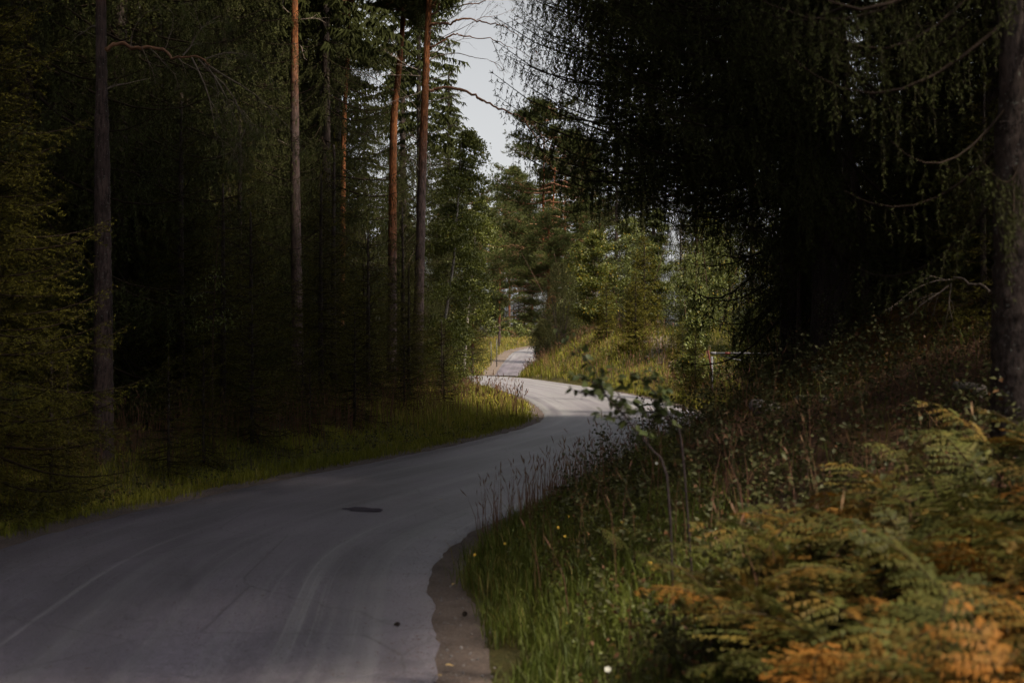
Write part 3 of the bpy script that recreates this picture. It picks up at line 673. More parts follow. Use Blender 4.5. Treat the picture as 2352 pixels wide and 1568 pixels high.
limb(p3, [px(982, 118, D), px(1000, 104, D), px(1030, 84, D), px(1070, 82, D), px(1130, 94, D), px(1180, 108, D)], .04, .008, 'branch', 18)
limb(p3, [px(986, 20, D), px(1010, 10, D), px(1060, -2, D), px(1120, -10, D)], .04, .02)
limb(p3, [px(986, 140, D), px(1005, 128, D), px(1040, 124, D), px(1095, 132, D), px(1125, 140, D)], .025, .006, 'twig')
limb(p3, [px(986, 35, D), px(1020, 20, D), px(1080, 10, D), px(1130, -5, D)], .03, .012)
for k, (a, b, L, lv) in enumerate([((1268, 400), (.5, 0, -1), 1.1, 2), ((1252, 358), (.9, 0, -.3), .9, 2), ((1290, 352), (.8, 0, -.6), .8, 2), ((1215, 105), (.9, 0, -.4), 1.2, 3),
        ((1180, 108), (.8, 0, -.5), 1.1, 3), ((1150, 60), (.8, 0, .3), 1.1, 3), ((1095, 46), (.8, 0, .3), 1.2, 3), ((1120, 0), (.9, 0, -.2), 1.3, 3), ((1130, 94), (.6, 0, -.8), .9, 2), ((1125, 140), (.8, .2, -.3), .7, 2), ((1060, 8), (.5, 0, .6), 1.0, 3), ((1180, 60), (.6, .2, .5), 1.0, 3)]):
    twigs(p3, px(a[0], a[1], D - .2), b, L, .012, lv, 70 + k, 4, 'twig' if k % 3 else 'branch', .06, .7, 'twig_spray', 2 if lv > 2 else 0)
for k, (a, b, L) in enumerate([((985, 185), (1, 0, .35), 1.0), ((968, 175), (-1, 0, .3), 1.4), ((966, 210), (-.9, -.2, -.5), .9), ((984, 235), (.9, 0, .15), 1.2), ((964, 255), (-.7, -.1, .7), .9), ((984, 310), (1, -.1, -.05), 1.1), ((960, 320), (-.7, -.3, .5), .5),
        ((978, 350), (.5, -.3, -.5), .5), ((960, 160), (-.9, 0, .25), 1.6), ((985, 95), (1, .1, .2), 1.8), ((985, 125), (1, -.2, .1), 1.5), ((985, 75), (1, 0, .35), 1.7), ((962, 390), (-.5, -.5, .6), .35)]):
    twigs(p3, px(a[0], a[1], D - .1), b, L, .016, 2 if L > 1 else 1, 90 + k, 3, 'twig', -.02 if b[2] > 0 else .05, .6)
D = 47.5
p4, z = pine('orange-barked pine leaning close behind the arching pine', -3.9, D, [px(900, 930, D), px(901, 600, D), px(904, 300, D), px(916, 160, D), px(931, -10, D)], .16, (3.5, 6.5), 4, top=.36)
for k, (a, b, L) in enumerate([((905, 120), (-.8, 0, -.7), 1.3), ((925, 20), (-.9, 0, .4), 1.2), ((930, 15), (.9, -.2, .25), 1.2), ((920, 60), (.9, -.3, -.35), 1.0), ((905, 210), (-.7, -.2, .7), 1.4), ((912, 100), (-.8, -.2, .6), 1.0), ((915, 150), (.7, -.4, .3), .7)]):
    twigs(p4, px(a[0], a[1], D - .1), b, L, .016, 1, 110 + k, 3, 'twig' if k % 2 else 'branch', .04, .6)
D = 30.0
pine('orange-trunked pine showing just right of the nearest pine', -8.18, D, [px(287, 1000, D), px(287, 600, D), px(286, 300, D), px(289, -10, D)], .125, (4.2, 5.6), 5)
D = 46.0
pine('thin red-brown pine stem in the gap right of the second pine', -5.45, D, [px(783, 930, D), px(787, 600, D), px(790, 300, D), px(799, 120, D), px(803, -10, D)], .095, (.5, 3.0), 6)
D = 34.0
pine('faint reddish trunk in the gloom near the left edge', -10.7, D, [px(146, 1000, D), px(148, 500, D), px(152, 200, D), px(154, -10, D)], .12, (1.0, 4.0), 7)
D = 37.0
pine('crooked orange trunk swinging left at the top of the picture', -9.4, D, [px(352, 1000, D), px(352, 300, D), px(344, 95, D), px(334, 40, D), px(332, -10, D)], .12, (3, 5), 8)

# birch beside the inner curve
def broadleaf(name, label, cat, x, y, H, z0, rad, seed, mat, nb, per, ln, wd, yellow, shape, stem, r, bark='birchbark', droop=.35, lean=(0, 0), group=None, stems=1):
    g = np.random.default_rng(seed); o = thing(name, label, cat, (x, y, gz(x, y) - .05), 0, 1, group)
    c, w = leafy_crown(name + '_crown', H, z0, rad, g, M[mat], nb, int(per * 2.1), ln * 1.4, wd * 1.4, yellow, shape, droop, lean)
    obj('crown', c, o); obj('limbs', w, o)
    for k in range(stems):
        dx = g.normal(0, .15, 2) * (stems > 1)
        obj('trunk', trunk_mesh(name + '_trunk', [(dx[0], dx[1], -.1)] + [(a + dx[0] * (1 + b), c_ + dx[1] * (1 + b), b) for a, c_, b in stem], r, M[bark], (0, 2), 8, .15, .03, .2, seed + k), o)
    return o
def bz(x, y): return gz(x, y)
broadleaf('birch_tree', 'dark glossy-leaved birch leaning over the inner curve below the arching limbs', 'birch tree', -2.75, 52, 9.6, 1.5, 1.55, 201, 'birch', 95, 150, .062, .046, .004, 'egg',
          [(.25, 0, 2.2), (.6, 0, 4.6), (.75, 0, 6.5), (.9, 0, 9.0)], .075, droop=.55, lean=(1.25, 0))
broadleaf('birch_tree', 'small bush of birch leaves at the road edge under the leaning birch', 'birch tree', -2.15, 44.5, 2.6, .2, 1.0, 202, 'birch', 34, 70, .05, .038, .01, 'dome', [(.05, 0, 1.2), (.1, 0, 2.4)], .02, 'sprucebark', droop=.3, stems=3)
broadleaf('birch_tree', 'leafy birch leaning over the bend right of the glossy birch', 'birch tree', -2.1, 60.5, 8.2, 2.2, 1.35, 203, 'birch', 60, 120, .07, .05, .004, 'egg', [(.2, 0, 3), (.45, 0, 5.5), (.6, 0, 7.8)], .07, droop=.6, lean=(.7, 0))
broadleaf('rowan_seedling', 'spray of pale rowan leaves lit against the dark spruces on the left', 'seedling', -4.75, 22.6, 3.15, 2.3, .5, 204, 'rowan', 8, 12, .05, .024, .0, 'dome', [(.0, 0, 2.0), (.1, 0, 4.0)], .012, 'sprucebark', droop=.5)

# ------------------------------------------------------------------ middle distance: bank with shrubs and far pines
def juniper(x, y, H, rad, seed, label):
    g = np.random.default_rng(seed); o = thing('juniper_bush', label, 'juniper', (x, y, gz(x, y) - .05)); B = Buf()
    n = 5200; f = g.random(n); a = g.uniform(0, 6.28, n); r = rad * (np.sin(np.pi * np.clip(.16 + .80 * f, 0, 1)) ** .75) * (g.random(n) ** .38)
    r *= 1 + .28 * np.sin(a * 3 + f * 9) + .15 * np.sin(a * 7 - f * 21)
    P = np.stack([r * np.cos(a), r * np.sin(a), .12 + f * (H - .3)], 1); d = unit(np.stack([np.cos(a) * .55, np.sin(a) * .55, np.full(n, .8)], 1) + g.normal(0, .3, (n, 3)))
    B.add(*needles(P, P + d * g.uniform(.10, .26, n)[:, None], np.full(n, .25) * (g.random(n) < .5), .024, .055, .026, g, 1.0))
    obj('crown', B.mesh('juniper_crown', M['juniper']), o)
    W = Buf()
    for k in range(14):
        aa = g.uniform(0, 6.28); rr = rad * g.uniform(.2, .7); V, T = tube(spline([(0, 0, -.1), (rr * .5 * math.cos(aa), rr * .5 * math.sin(aa), H * .25), (rr * math.cos(aa), rr * math.sin(aa), H * .6)], 6), np.linspace(.03, .01, 6), 4); W.add(V, T)
    obj('stems', W.mesh('juniper_stems', M['darktwig']), o)
juniper(2.75, 82, 5.2, 1.12, 301, 'dense dark olive juniper at the top of the far bend')
juniper(1.95, 85.5, 2.6, .75, 302, 'low brown-green juniper bush hiding the right edge of the far road')
broadleaf('birch_tree', 'young round birch flecked with yellow leaves on the far bank', 'birch tree', 4.55, 77.5, 5.9, .9, 1.65, 303, 'birch', 90, 120, .075, .058, .07, 'egg', [(.02, 0, 1.6), (.1, 0, 3.0), (.05, 0, 5.6)], .05, droop=.2)
broadleaf('aspen_tree', 'bright green aspen standing highest right of the yellow-flecked birch', 'aspen tree', 8.6, 84, 7.6, 1.6, 1.5, 304, 'rowan', 70, 100, .09, .075, .01, 'cone', [(.02, 0, 2.5), (.05, 0, 5), (0, 0, 7.3)], .06, droop=.15)
broadleaf('willow_bush', 'grey-green willow bush between the two young spruces and the barrier', 'willow bush', 7.75, 62, 4.4, .3, 1.25, 305, 'rowan', 70, 110, .07, .035, .02, 'egg', [(.1, 0, 1.8), (.1, 0, 3.9)], .03, 'sprucebark', droop=.2, stems=3)
broadleaf('willow_bush', 'pale-leaved bush shining beside the forest track, left of the barrier', 'willow bush', 6.6, 51, 3.6, .3, .85, 306, 'rowan', 50, 90, .075, .05, .01, 'cone', [(.05, 0, 1.6), (.1, 0, 3.3)], .025, 'sprucebark', droop=.25, stems=2)
broadleaf('willow_bush', 'wide leafy bush behind the barrier with a few yellow leaves', 'willow bush', 8.1, 47.5, 2.9, .3, 1.35, 307, 'rowan', 60, 90, .065, .042, .04, 'dome', [(.05, 0, 1.4), (.0, 0, 2.6)], .025, 'sprucebark', droop=.2, stems=3)
for k, (x, y, H_, r_, m_, lab) in enumerate([(3.9, 87, 6.2, 1.9, 'birch', 'yellow-green birch thicket behind the dark juniper'), (6.6, 81, 6.8, 2.0, 'rowan', 'tall leafy thicket between the yellow-flecked birch and the aspen'), (10.2, 74, 6.4, 2.1, 'birch', 'leafy birch thicket right of the forest track'),
        (9.3, 66, 5.2, 1.7, 'rowan', 'grey-green thicket behind the willow bush'), (11.2, 60, 5.6, 2.0, 'birch', 'dark birch thicket behind the barrier'), (9.6, 51.5, 3.6, 1.5, 'rowan', 'low spreading bush just behind the barrier bar')]):
    broadleaf('birch_thicket', lab, 'thicket', x, y, H_, .4, r_, 350 + k, m_, 64, 78, .075, .06, .03, 'egg', [(.05, 0, H_ * .5), (0, 0, H_ * .9)], .035, 'sprucebark', .2, (0, 0), None, 3)
plant('bushy', 'small_spruce', 4.75, 71.5, 'small spruce in the sunny grass below the yellow-flecked birch', 'small spruce', s=.95, rz=.5)
plant('bushy', 'small_spruce', 5.65, 65.0, 'dark young spruce beside the forest track on the sunny bank', 'small spruce', s=1.12, rz=2.5)
plant('bushy', 'spruce_tree', 6.7, 72.0, 'taller young spruce standing behind the dark one beside the track', s=1.6, rz=1.4)
plant('bushy', 'small_spruce', 6.6, 55.0, 'black little spruce between the pale-leaved bush and the road bend', 'small spruce', s=.8, rz=.1)
plant('bushy', 'small_spruce', 5.85, 45.4, 'dark spruce just left of the barrier post', 'small spruce', s=.7, rz=3.4)
plant('bushy', 'small_spruce', 6.9, 61.5, 'tiny spruce at the near end of the forest track', 'small spruce', s=.36, rz=2.4)

def far_pine(x, y, k, label, stems, s=1.0, group=None):
    z0 = gz(x, y) - .1; o = thing('pine_tree', label, 'pine tree', (x, y, z0), RNG.uniform(0, 6.28) if stems is None else 0, 1, group)
    H = (18.2, 14.5)[k] * s
    c = obj('crown', PINE_FAR[k][0], o, sc=s, rot=(0, 0, .7 * k + x)); obj('limbs', PINE_FAR[k][1], o, sc=s, rot=(0, 0, .7 * k + x))
    for j, st in enumerate(stems or [[(0, 0, 0), (.1, 0, H * .5), (0, 0, H * .96)]]):
        obj('trunk', trunk_mesh('pine_trunk', st, .17, M['pinebark'], (2.2, 4.2), 10, .25, .03, .2, 400 + j), o)
    for j in range(9):
        g = np.random.default_rng(int(x * 31 + y) + j); z = g.uniform(2.2, H * .5); a = g.uniform(2.4, 5.6)
        twigs(o, (x, y, z0 + z), (math.cos(a), math.sin(a), g.uniform(-.25, .3)), g.uniform(1.4, 2.8), .03, 3 if j < 5 else 2, 500 + j + int(x * 7), 4, 'twig' if j % 2 else 'branch', .05, .7, 'dead_branch')
    return o
far_pine(2.85, 104, 0, 'sunlit far pine with twin orange trunks above the juniper', [[(.1, 0, 0), (-.05, 0, 5.5), (-.55, 0, 9), (-.5, 0, 17.2)], [(.35, 0.3, 0), (.25, .3, 5.0), (.02, .3, 8.5), (.3, .2, 15)]], 1.1)
far_pine(-3.7, 131, 1, 'pale green pine standing left of the twin-trunked pine against the sky', None, 1.25)
far_pine(-.4, 204, 0, 'tall distant pine straight above the end of the far road', None, 1.35)
far_pine(2.9, 208, 1, 'distant pine just right of the tall one above the far road', None, 1.5)
far_pine(2.5, 97, 1, 'bushy low pine in front of the twin-trunked pine', None, .72)
far_pine(4.6, 123, 0, 'tall pine behind the twin-trunked pine, crowns merging', None, 1.15)
far_pine(5.6, 113, 0, 'far pine half hidden behind the twin-trunked pine on its right', None, .95)
far_pine(-1.6, 176, 1, 'distant pine in the gap where the far road disappears', None, 1.2)
plant('tall1', 'spruce_tree', 6.9, 93, 'tall spruce with reddish trunk behind the yellow-flecked birch', s=.95, rz=.6)
plant('tall0', 'spruce_tree', 9.6, 96, 'yellowish spruce rising behind the bright aspen', s=.9, rz=2.6)
far = [(-6, 135), (-9.5, 118), (-12, 150), (-5, 210), (6.5, 208), (10, 205), (11, 120), (14, 108), (15.5, 92), (-2.5, 215), (-14, 104), (17, 130), (-8.5, 180), (8, 150), (13, 160), (3.0, 230), (-12, 230), (18, 200)]
for k, (x, y) in enumerate(far):
    plant(('tall0', 'tall1')[k % 2], 'spruce_tree', x, y, 'spruce in the distant stand beyond the far road', 'spruce tree', 'spruces of the distant stand', s=RNG.uniform(.72, .9) if -8 < x < 4 else RNG.uniform(.9, 1.15))
for k, (x, y) in enumerate([(-7, 112), (-5.5, 122), (-9, 128), (7.5, 104), (10.5, 108), (8.8, 116), (12, 101), (-6.5, 150), (-4.6, 160), (7.5, 130), (4.9, 122), (-8, 100), (-11, 108), (9.4, 140), (-4.2, 150), (6.6, 99), (-2, 206), (1, 209), (4.5, 205), (7.5, 200), (-5.5, 198), (5.2, 146), (8.2, 122), (5.6, 160), (9, 170), (.3, 214), (1.9, 217), (-1.3, 213)]):
    plant(('young0', 'young1')[k % 2], 'spruce_tree', x, y, 'young spruce filling a gap under the distant trees', 'spruce tree', 'young spruces under the distant trees', s=RNG.uniform(.8, 1.2) * (1.4 if y > 205 else 1))
for k, (x, y) in enumerate([(-3.0, 196), (1.8, 198), (4.8, 196), (8.5, 198), (-6.4, 192), (-1.2, 200), (3.4, 202), (6.6, 203), (-4.6, 201), (.4, 196)]):
    broadleaf('roadside_bush', 'low leafy bush along the top of the far road', 'bush', x, y, 2.6 + 1.2 * (k % 3), .2, 1.7, 330 + k, 'rowan', 22, 34, .16, .13, .02, 'dome', [(0, 0, .8), (0, 0, 1.6)], .02, 'sprucebark', .2, (0, 0), 'bushes along the far road', 2)

# ------------------------------------------------------------------ right side: named trees
CURTAIN = plant('curtain', 'spruce_tree', 4.3, 19.4, 'huge black spruce whose hanging curtains of twigs close the upper right', s=1.0, rz=0)
gc = np.random.default_rng(88); tmc = {l: [spruce_branch(l, gc, 'hang', .062, .052, .022, .085) for _ in range(2)] for l in (2.0, 3.0, 4.0, 4.8)}
Bc = Buf(); pos, az, ti, sc_, tt = [], [], [], [], []
for k in range(112):
    za = 2.2 + 6.2 * (k + gc.random()) / 112; L = float(np.interp(za + 1.7, [3.4, 4.4, 5.4, 6.2, 7.0, 9], [1.8, 2.6, 3.5, 4.4, 4.75, 4.9])) * gc.uniform(.82, 1.03)
    pos.append((0, 0, za)); az.append(R(gc.uniform(135, 255))); ti.append(-R(gc.normal(2, 6))); sc_.append(L); tt.append(tmc[min(tmc, key=lambda q: abs(q - L))][gc.integers(2)])
for k in range(44):
    L = gc.uniform(3.9, 4.85); pos.append((0, 0, gc.uniform(3.3, 6.6))); az.append(R(gc.uniform(158, 222))); ti.append(-R(gc.normal(0, 6))); sc_.append(L); tt.append(tmc[4.8 if L > 4.4 else 4.0][gc.integers(2)])
assemble(Bc, tt, pos, az, ti, sc_, gc)
obj('limbs', Bc.mesh('curtain_limbs', M['spruce_deep']), CURTAIN)
plant('curtain', 'spruce_tree', 5.1, 25.8, 'black spruce close behind the curtain spruce, filling the gap to its left', s=1.15, rz=1.2)
plant('curtain', 'spruce_tree', 8.4, 27.5, 'broad dark spruce behind the curtain spruce on the right', s=.9, rz=2.0)
plant('curtain', 'spruce_tree', 6.3, 30.5, 'black spruce between the curtain spruce and the barrier, limbs hanging low', s=.85, rz=3.0)
plant('young0', 'spruce_tree', 7.3, 36.5, 'dark spruce overhanging the barrier from the right woods', s=1.05, rz=1.2)
D = 9.2
q, z = pine('thick dark trunk cut by the right edge of the picture', 3.3, D, [px(2335, 985, D), px(2332, 700, D), px(2328, 300, D), px(2322, -10, D)], .17, (20, 21), 12, 'spruce_tree', False, 16, 'sprucebark')
q['category'] = 'spruce tree'
obj('crown', PROTO['curtain'][0], q, (0, 0, .9), (0, 0, .4), (.6, .6, .7))
D = 24.0
q, z = pine('slender lichen-grey trunk leaning left behind the mossy mound', 5.95, D, [px(2000, 790, D), px(1990, 640, D), px(1972, 470, D), px(1958, 380, D), px(1945, 200, D)], .105, (20, 21), 13, 'dead_tree', False, 9)
q['category'] = 'dead tree'
D = 25.0
q, z = pine('dim brown stem beside the slender lichen-grey trunk', 5.9, D, [px(1952, 790, D), px(1950, 640, D), px(1946, 480, D), px(1942, 300, D)], .13, (20, 21), 14, 'dead_tree', False, 9)
q['category'] = 'dead tree'
plant('young2', 'spruce_tree', 4.85, 14.6, 'young spruce growing against the thick trunk at the right edge', s=.62, rz=2.4)
plant('young1', 'spruce_tree', 7.2, 19.0, 'dark young spruce right of the mossy mound', s=.7, rz=.4)
o = thing('bare_branch', 'pale bare branch arching out of the dark right of the mossy mound', 'dead branch', tuple(px(2190, 690, 13.5)))
for k, (a, b, L) in enumerate([((2195, 640), (-.8, 0, .05), .45), ((2180, 655), (-.9, -.1, -.55), .55), ((2185, 650), (-.2, 0, -1), .35)]):
    twigs(o, px(a[0], a[1], 13.5), b, L, .008, 2, 130 + k, 3, 'twig', .1, .6, 'twig_spray')
limb(o, [px(2330, 690, 12), px(2260, 660, 12.8), px(2195, 640, 13.5)], .014, .008, 'twig')
# young pine whose bluish tufts show under the curtain spruce
D = 23.0
o = thing('pine_tree', 'young pine with blue-green tufts under the curtain spruce', 'pine tree', (2.9, D, gz(2.9, D)))
o.location.x = 4.6; o.location.z = gz(4.6, D)
obj('trunk', trunk_mesh('pine_trunk', [(0, 0, -.1), (.05, 0, 2.2), (0, 0, 5.8)], .05, M['pinebark'], (19, 20), 10, .15, .03, .2, 15), o)
for k, (x, y, L) in enumerate([(1395, 405, .5), (1420, 440, .45), (1450, 395, .5), (1500, 350, .6), (1530, 420, .5), (1480, 460, .5), (1560, 380, .5), (1440, 360, .4)]):
    P = px(x, y, D - .4); st = np.array([4.6, D, P[2] - .25]); limb(o, [st, (st + P) / 2 + [0, 0, .06], P], .02, .008, 'branch', 8, 5)
    twigs(o, P, (-.7, -.3, .2), L, .007, 2, 140 + k, 5, 'twig', .0, .9, 'twig_spray', 5)

for x, y, lab in ((7.5, 35.2, 'added very tall pine hidden behind the curtain spruce, its unseen crown blocking sun'), (8.3, 43.0, 'added very tall pine right of the barrier, its unseen crown blocking sun'),
                  (7.9, 28.2, 'added sun-blocking very tall pine in the black woods right of the curtain spruce'), (7.3, 21.4, 'added sun-blocking very tall pine in the black woods behind the mossy mound')):
    pine(lab, x, y, [(x, y, 0), (x, y, 6), (x - .2, y, 12)], .2, (30, 31), 36, top=1.2, H=27)  # pines added for their high crowns, which keep sun off the left trees
# woods on both sides: rows of tall spruces nobody can single out
def woods(n, x0, x1, y0, y1, seed, label, group, ok, hi=1.1, dmin=2.0, kinds=('tall0', 'tall1', 'tall1', 'young0')):
    g = np.random.default_rng(seed); pts = []
    for _ in range(n * 40):
        if len(pts) >= n: break
        x, y = g.uniform(x0, x1), g.uniform(y0, y1)
        if not ok(x, y) or any((x - a) ** 2 + (y - b) ** 2 < dmin ** 2 for a, b in pts): continue
        pts.append((x, y)); plant(kinds[g.integers(len(kinds))], 'spruce_tree', x, y, label, 'spruce tree', group, s=g.uniform(hi - .3, hi), rz=g.uniform(0, 6.28))
woods(12, -18, -7.4, 14, 28, 601, 'tall shadowy spruce somewhere in the dense woods left of the road', 'spruces in the left woods', lambda x, y: x < -7.2 - .16 * max(28 - y, 0) + .055 * (y - 28 if y > 28 else 0) and abs(x + 5.9) > .1, 1.3)
LW = ('tall shadowy spruce somewhere in the dense woods left of the road', 'spruces in the left woods')
woods(30, -20, -7.6, 26, 52, 608, *LW, lambda x, y: x < -7.6 - .03 * (y - 28), 1.3, 1.7)
woods(10, -9.5, -6.6, 36, 56, 610, *LW, lambda x, y: x < -6.2, 1.1, 1.6)
woods(26, -22, -8, 52, 90, 607, *LW, lambda x, y: x < -8.5 - .10 * (y - 52), 1.3)
woods(18, -22, -7, 97, 135, 612, 'tall spruce beyond the place where the road turns left', 'spruces beyond the left turn', lambda x, y: x < -7.2 - .05 * (y - 97), 1.0)
woods(18, -13, -6.3, 16, 50, 609, 'young spruce in the dark understorey left of the road', 'young spruces under the left woods', lambda x, y: x < -6.6 - .04 * (y - 16), 1.15, 1.3, ('young0', 'young1'))
for x, y, lab in ((8.9, 33.6, 'twelve-metre spruce in the dark right of the barrier spruce'), (10.3, 39, 'dim spruce behind the very tall pine right of the barrier'), (9.7, 45.5, 'dim spruce right behind the wide leafy bush at the barrier')):
    plant('tall0', 'spruce_tree', x, y, lab, s=.56, rz=x)
RW = ('tall shadowy spruce somewhere in the dense woods right of the road', 'spruces in the right woods')
woods(22, 6.5, 16, 12, 27, 603, *RW, lambda x, y: x > 7.0 + .22 * max(20 - y, 0), 1.3, 1.7)
woods(20, 11.0, 20, 29, 46, 613, *RW, lambda x, y: True, .62, 1.8)
woods(8, 7.5, 12, 32, 44, 614, 'half-grown spruce in the dark behind the curtain spruce', 'half-grown spruces behind the curtain spruce', lambda x, y: x > 7.2 + .05 * (y - 32), 1.1, 1.3, ('young0', 'young1'))
woods(18, 10.5, 20, 44, 100, 604, 'tall shadowy spruce somewhere in the dense woods right of the road', 'spruces in the right woods', lambda x, y: x > 10.5 + .01 * y, .66)
for k, (x, y, p_) in enumerate([(-8.0, 14.5, 'tall0'), (-10.5, 12, 'curtain'), (-6.4, 3.2, 'curtain'), (-8.4, 9.2, 'curtain'), (6.6, 9.5, 'tall0'), (5, -5, 'tall0'), (.6, -19, 'tall0'), (4, -22, 'tall0'), (-1.5, -24, 'tall0')]):  # trees out of view, put in to keep the near road dark
    plant(p_, 'spruce_tree', x, y, 'unseen tall spruce added around the viewpoint for shade', 'spruce tree', 'shading spruces added around the viewpoint', s=1.0, rz=k * 1.1)
woods(14, 6.0, 13, 15, 42, 611, 'young spruce in the black understorey right of the road', 'young spruces under the right woods', lambda x, y: x > 6.6 + .12 * max(y - 18, 0), 1.25, 1.4, ('young0', 'young1'))
for x, y, tp, hh in ((6.3, 6.6, 1.3, 19), (6.8, 2.8, 1.0, 19), (8.4, 10.2, 1.5, 19), (5.3, 10.0, 1.5, 27.5), (6.9, 13.4, 1.5, 27.5), (7.6, 16.6, 1.5, 27.5)):  # unseen pines added so their crowns shade the near road and left trees
    pine('unseen bare-trunked pine added outside the right edge for shade', x, y, [(x, y, 0), (x, y, 4), (x - .2, y, 8)], .17, (6, 8), 34, top=tp, H=hh)[0]['group'] = 'unseen shading pines past the right edge'
woods(4, 2.5, 8, -18, -11, 605, 'unseen tall spruce added around the viewpoint for shade', 'shading spruces added around the viewpoint', lambda x, y: x > 2)  # more out-of-view spruces, planted to close the canopy over the near road
woods(8, -14, -5.8, -14, 12, 606, 'unseen tall spruce added around the viewpoint for shade', 'shading spruces added around the viewpoint', lambda x, y: x < -5.8 - .38 * max(y, 0) * .9 and y > -1, 1.3)

# ------------------------------------------------------------------ grass and ground cover (nobody could count them)
def along(L, n, d0, d1, y0, y1, rng, wexp=1.0, pw=1.0):
    """n points beside polyline L, offset d0..d1 to its right (negative: left), denser near the camera"""
    d = unit(np.gradient(L, axis=0)); nr = np.stack([d[:, 1], -d[:, 0]], 1); k = np.where((L[:, 1] > y0) & (L[:, 1] < y1))[0]
    w = 1 / np.maximum(L[k, 1], 3) ** wexp * np.linalg.norm(np.gradient(L, axis=0), axis=1)[k]; i = rng.choice(k, n, p=w / w.sum())
    o = d0 + (d1 - d0) * rng.random(n) ** pw; P = L[i] + nr[i] * o[:, None] + rng.normal(0, .12, (n, 2))
    return P
def in_view(P, m=1.6):
    return P[(np.abs(P[:, 0]) < .40 * P[:, 1] + m) & (P[:, 1] > 1.5)]
def off_road(P, e=.30):
    dm, _, _ = polydist(P[:, 0], P[:, 1], MAIN); df, _, _ = polydist(P[:, 0], P[:, 1], FAR)
    j = vnoise(P[:, 0] * 1.7, P[:, 1] * 1.7) * .5 + vnoise(P[:, 0] * 5, P[:, 1] * 5) * .25
    return P[(dm > HW + e + j) & ((df > HW + e) | (P[:, 1] < 80))]
def blades(name, P, h, w, mat, rng, lean=.35, dead=.1, tone=None, clump=.6, z=None, group=None):
    n = len(P); X, Y = P[:, 0], P[:, 1]; z = land(X, Y) if z is None else z
    h = h * rng.uniform(.55, 1.15, n) * (1 + clump * 1.6 * vnoise(X * 1.3 + 5, Y * 1.3)).clip(.35, 1.8)
    a = rng.uniform(0, 6.28, n) ; l = lean * h * rng.uniform(.2, 1.3, n)
    d = np.stack([np.cos(a), np.sin(a)], 1); s = np.stack([-d[:, 1], d[:, 0]], 1)
    tw = rng.uniform(-.8, .8, n)[:, None]; s = unit(s + d * tw) * (w * .5 * rng.uniform(.7, 1.2, n))[:, None]
    b = np.concatenate([P, (z - .02)[:, None]], 1); zz = np.zeros((n, 1)); S = np.concatenate([s, zz], 1)
    mid = b + np.concatenate([d * (l * .32)[:, None], (h * .62)[:, None]], 1); tip = b + np.concatenate([d * l[:, None], (h * (1 - .25 * lean))[:, None]], 1)
    V = np.stack([b - S, b + S, mid - S * .8, mid + S * .8, tip], 1).reshape(-1, 3); i = np.arange(n)[:, None] * 5
    T = np.concatenate([i + [0, 1, 3], i + [0, 3, 2], i + [2, 3, 4]])
    t = np.clip(rng.normal(.5, .25, n) + .8 * vnoise(X * .8, Y * .8 + 3), 0, 1) if tone is None else tone
    dd = np.clip((rng.random(n) < dead + .35 * vnoise(X * .5 + 20, Y * .5)) * rng.uniform(.5, 1, n), 0, 1)
    C = np.stack([t, dd, t * 0], 1)
    return stuff(obj(name, fast_mesh(name, V, T, np.repeat(C, 5, 0), M[mat])))
def seeds(name, P, h, rng, w0=.004, head=.09, hw=.012, mat='drygrass', lean=.18):
    """tall dry stalks with a seed head"""
    n = len(P); z = land(P[:, 0], P[:, 1]); h = h * rng.uniform(.6, 1.15, n); a = rng.uniform(0, 6.28, n); l = lean * h * rng.uniform(.2, 1.6, n)
    d = np.stack([np.cos(a), np.sin(a), 0 * a], 1); b = np.concatenate([P, z[:, None]], 1); up = np.array([0, 0, 1.])
    sd = np.stack([np.ones(n), 0 * a, 0 * a], 1); D = P[:, 1]; w = (w0 + .00012 * D)[:, None] * sd * .5
    m = b + up * (h * .6)[:, None] + d * (l * .35)[:, None]; t = b + up * h[:, None] * .95 + d * l[:, None]; ax = unit(t - m)
    e = t + ax * head * rng.uniform(.6, 1.3, n)[:, None] + d * (.04 * rng.random(n))[:, None]; hwv = sd * (hw * rng.uniform(.5, 1.2, n))[:, None] * .5; c = (t + e) / 2
    V = np.stack([b - w, b + w, m - w, m + w, t, c - hwv, c + hwv, e], 1).reshape(-1, 3); i = np.arange(n)[:, None] * 8
    T = np.concatenate([i + [0, 1, 3], i + [0, 3, 2], i + [2, 3, 4], i + [4, 6, 5], i + [5, 6, 7]])
    C = np.stack([rng.random(n), (rng.random(n) < .5) * .8, 0 * a], 1)
    return stuff(obj(name, fast_mesh(name, V, T, np.repeat(C, 8, 0), M[mat])))
g = np.random.default_rng(900)
BK = resample(BANK, .2); FK = resample(FAR, .3)
def wd(P, a=.0045, b=.00026): return a + b * P[:, 1]
P = off_road(in_view(along(ML, 44000, -HW - .2, -HW - 2.9, 9, 62, g, .7, .9)));  blades('verge_grass', P, .19, wd(P), 'sungrass', g, .6, .10)
P = off_road(in_view(along(ML, 18000, -HW - .9, -HW - 4.6, 30, 80, g, .2)));   blades('verge_grass', P, .42, wd(P), 'sungrass', g, .5, .28)
P = off_road(in_view(along(BK, 38000, .34, 2.1, 3, 36, g, .55, 1.25)), .34);    blades('bank_grass', P, .24, wd(P), 'grass', g, .6, .13)
P = in_view(along(BK, 5000, 1.6, 8, 5, 34, g, .5));                            blades('bank_grass', P, .26, wd(P), 'grass', g, .7, .35)
P = off_road(in_view(along(BK, 44000, .3, 8.5, 36, 96, g, .2, 1.1)));          blades('meadow_grass', P, .46, wd(P), 'sungrass', g, .75, .16)
P = off_road(in_view(along(FK, 16000, HW + .2, HW + 6, 95, 186, g, .1)));      blades('meadow_grass', P, .45, wd(P), 'sungrass', g, .6, .2)
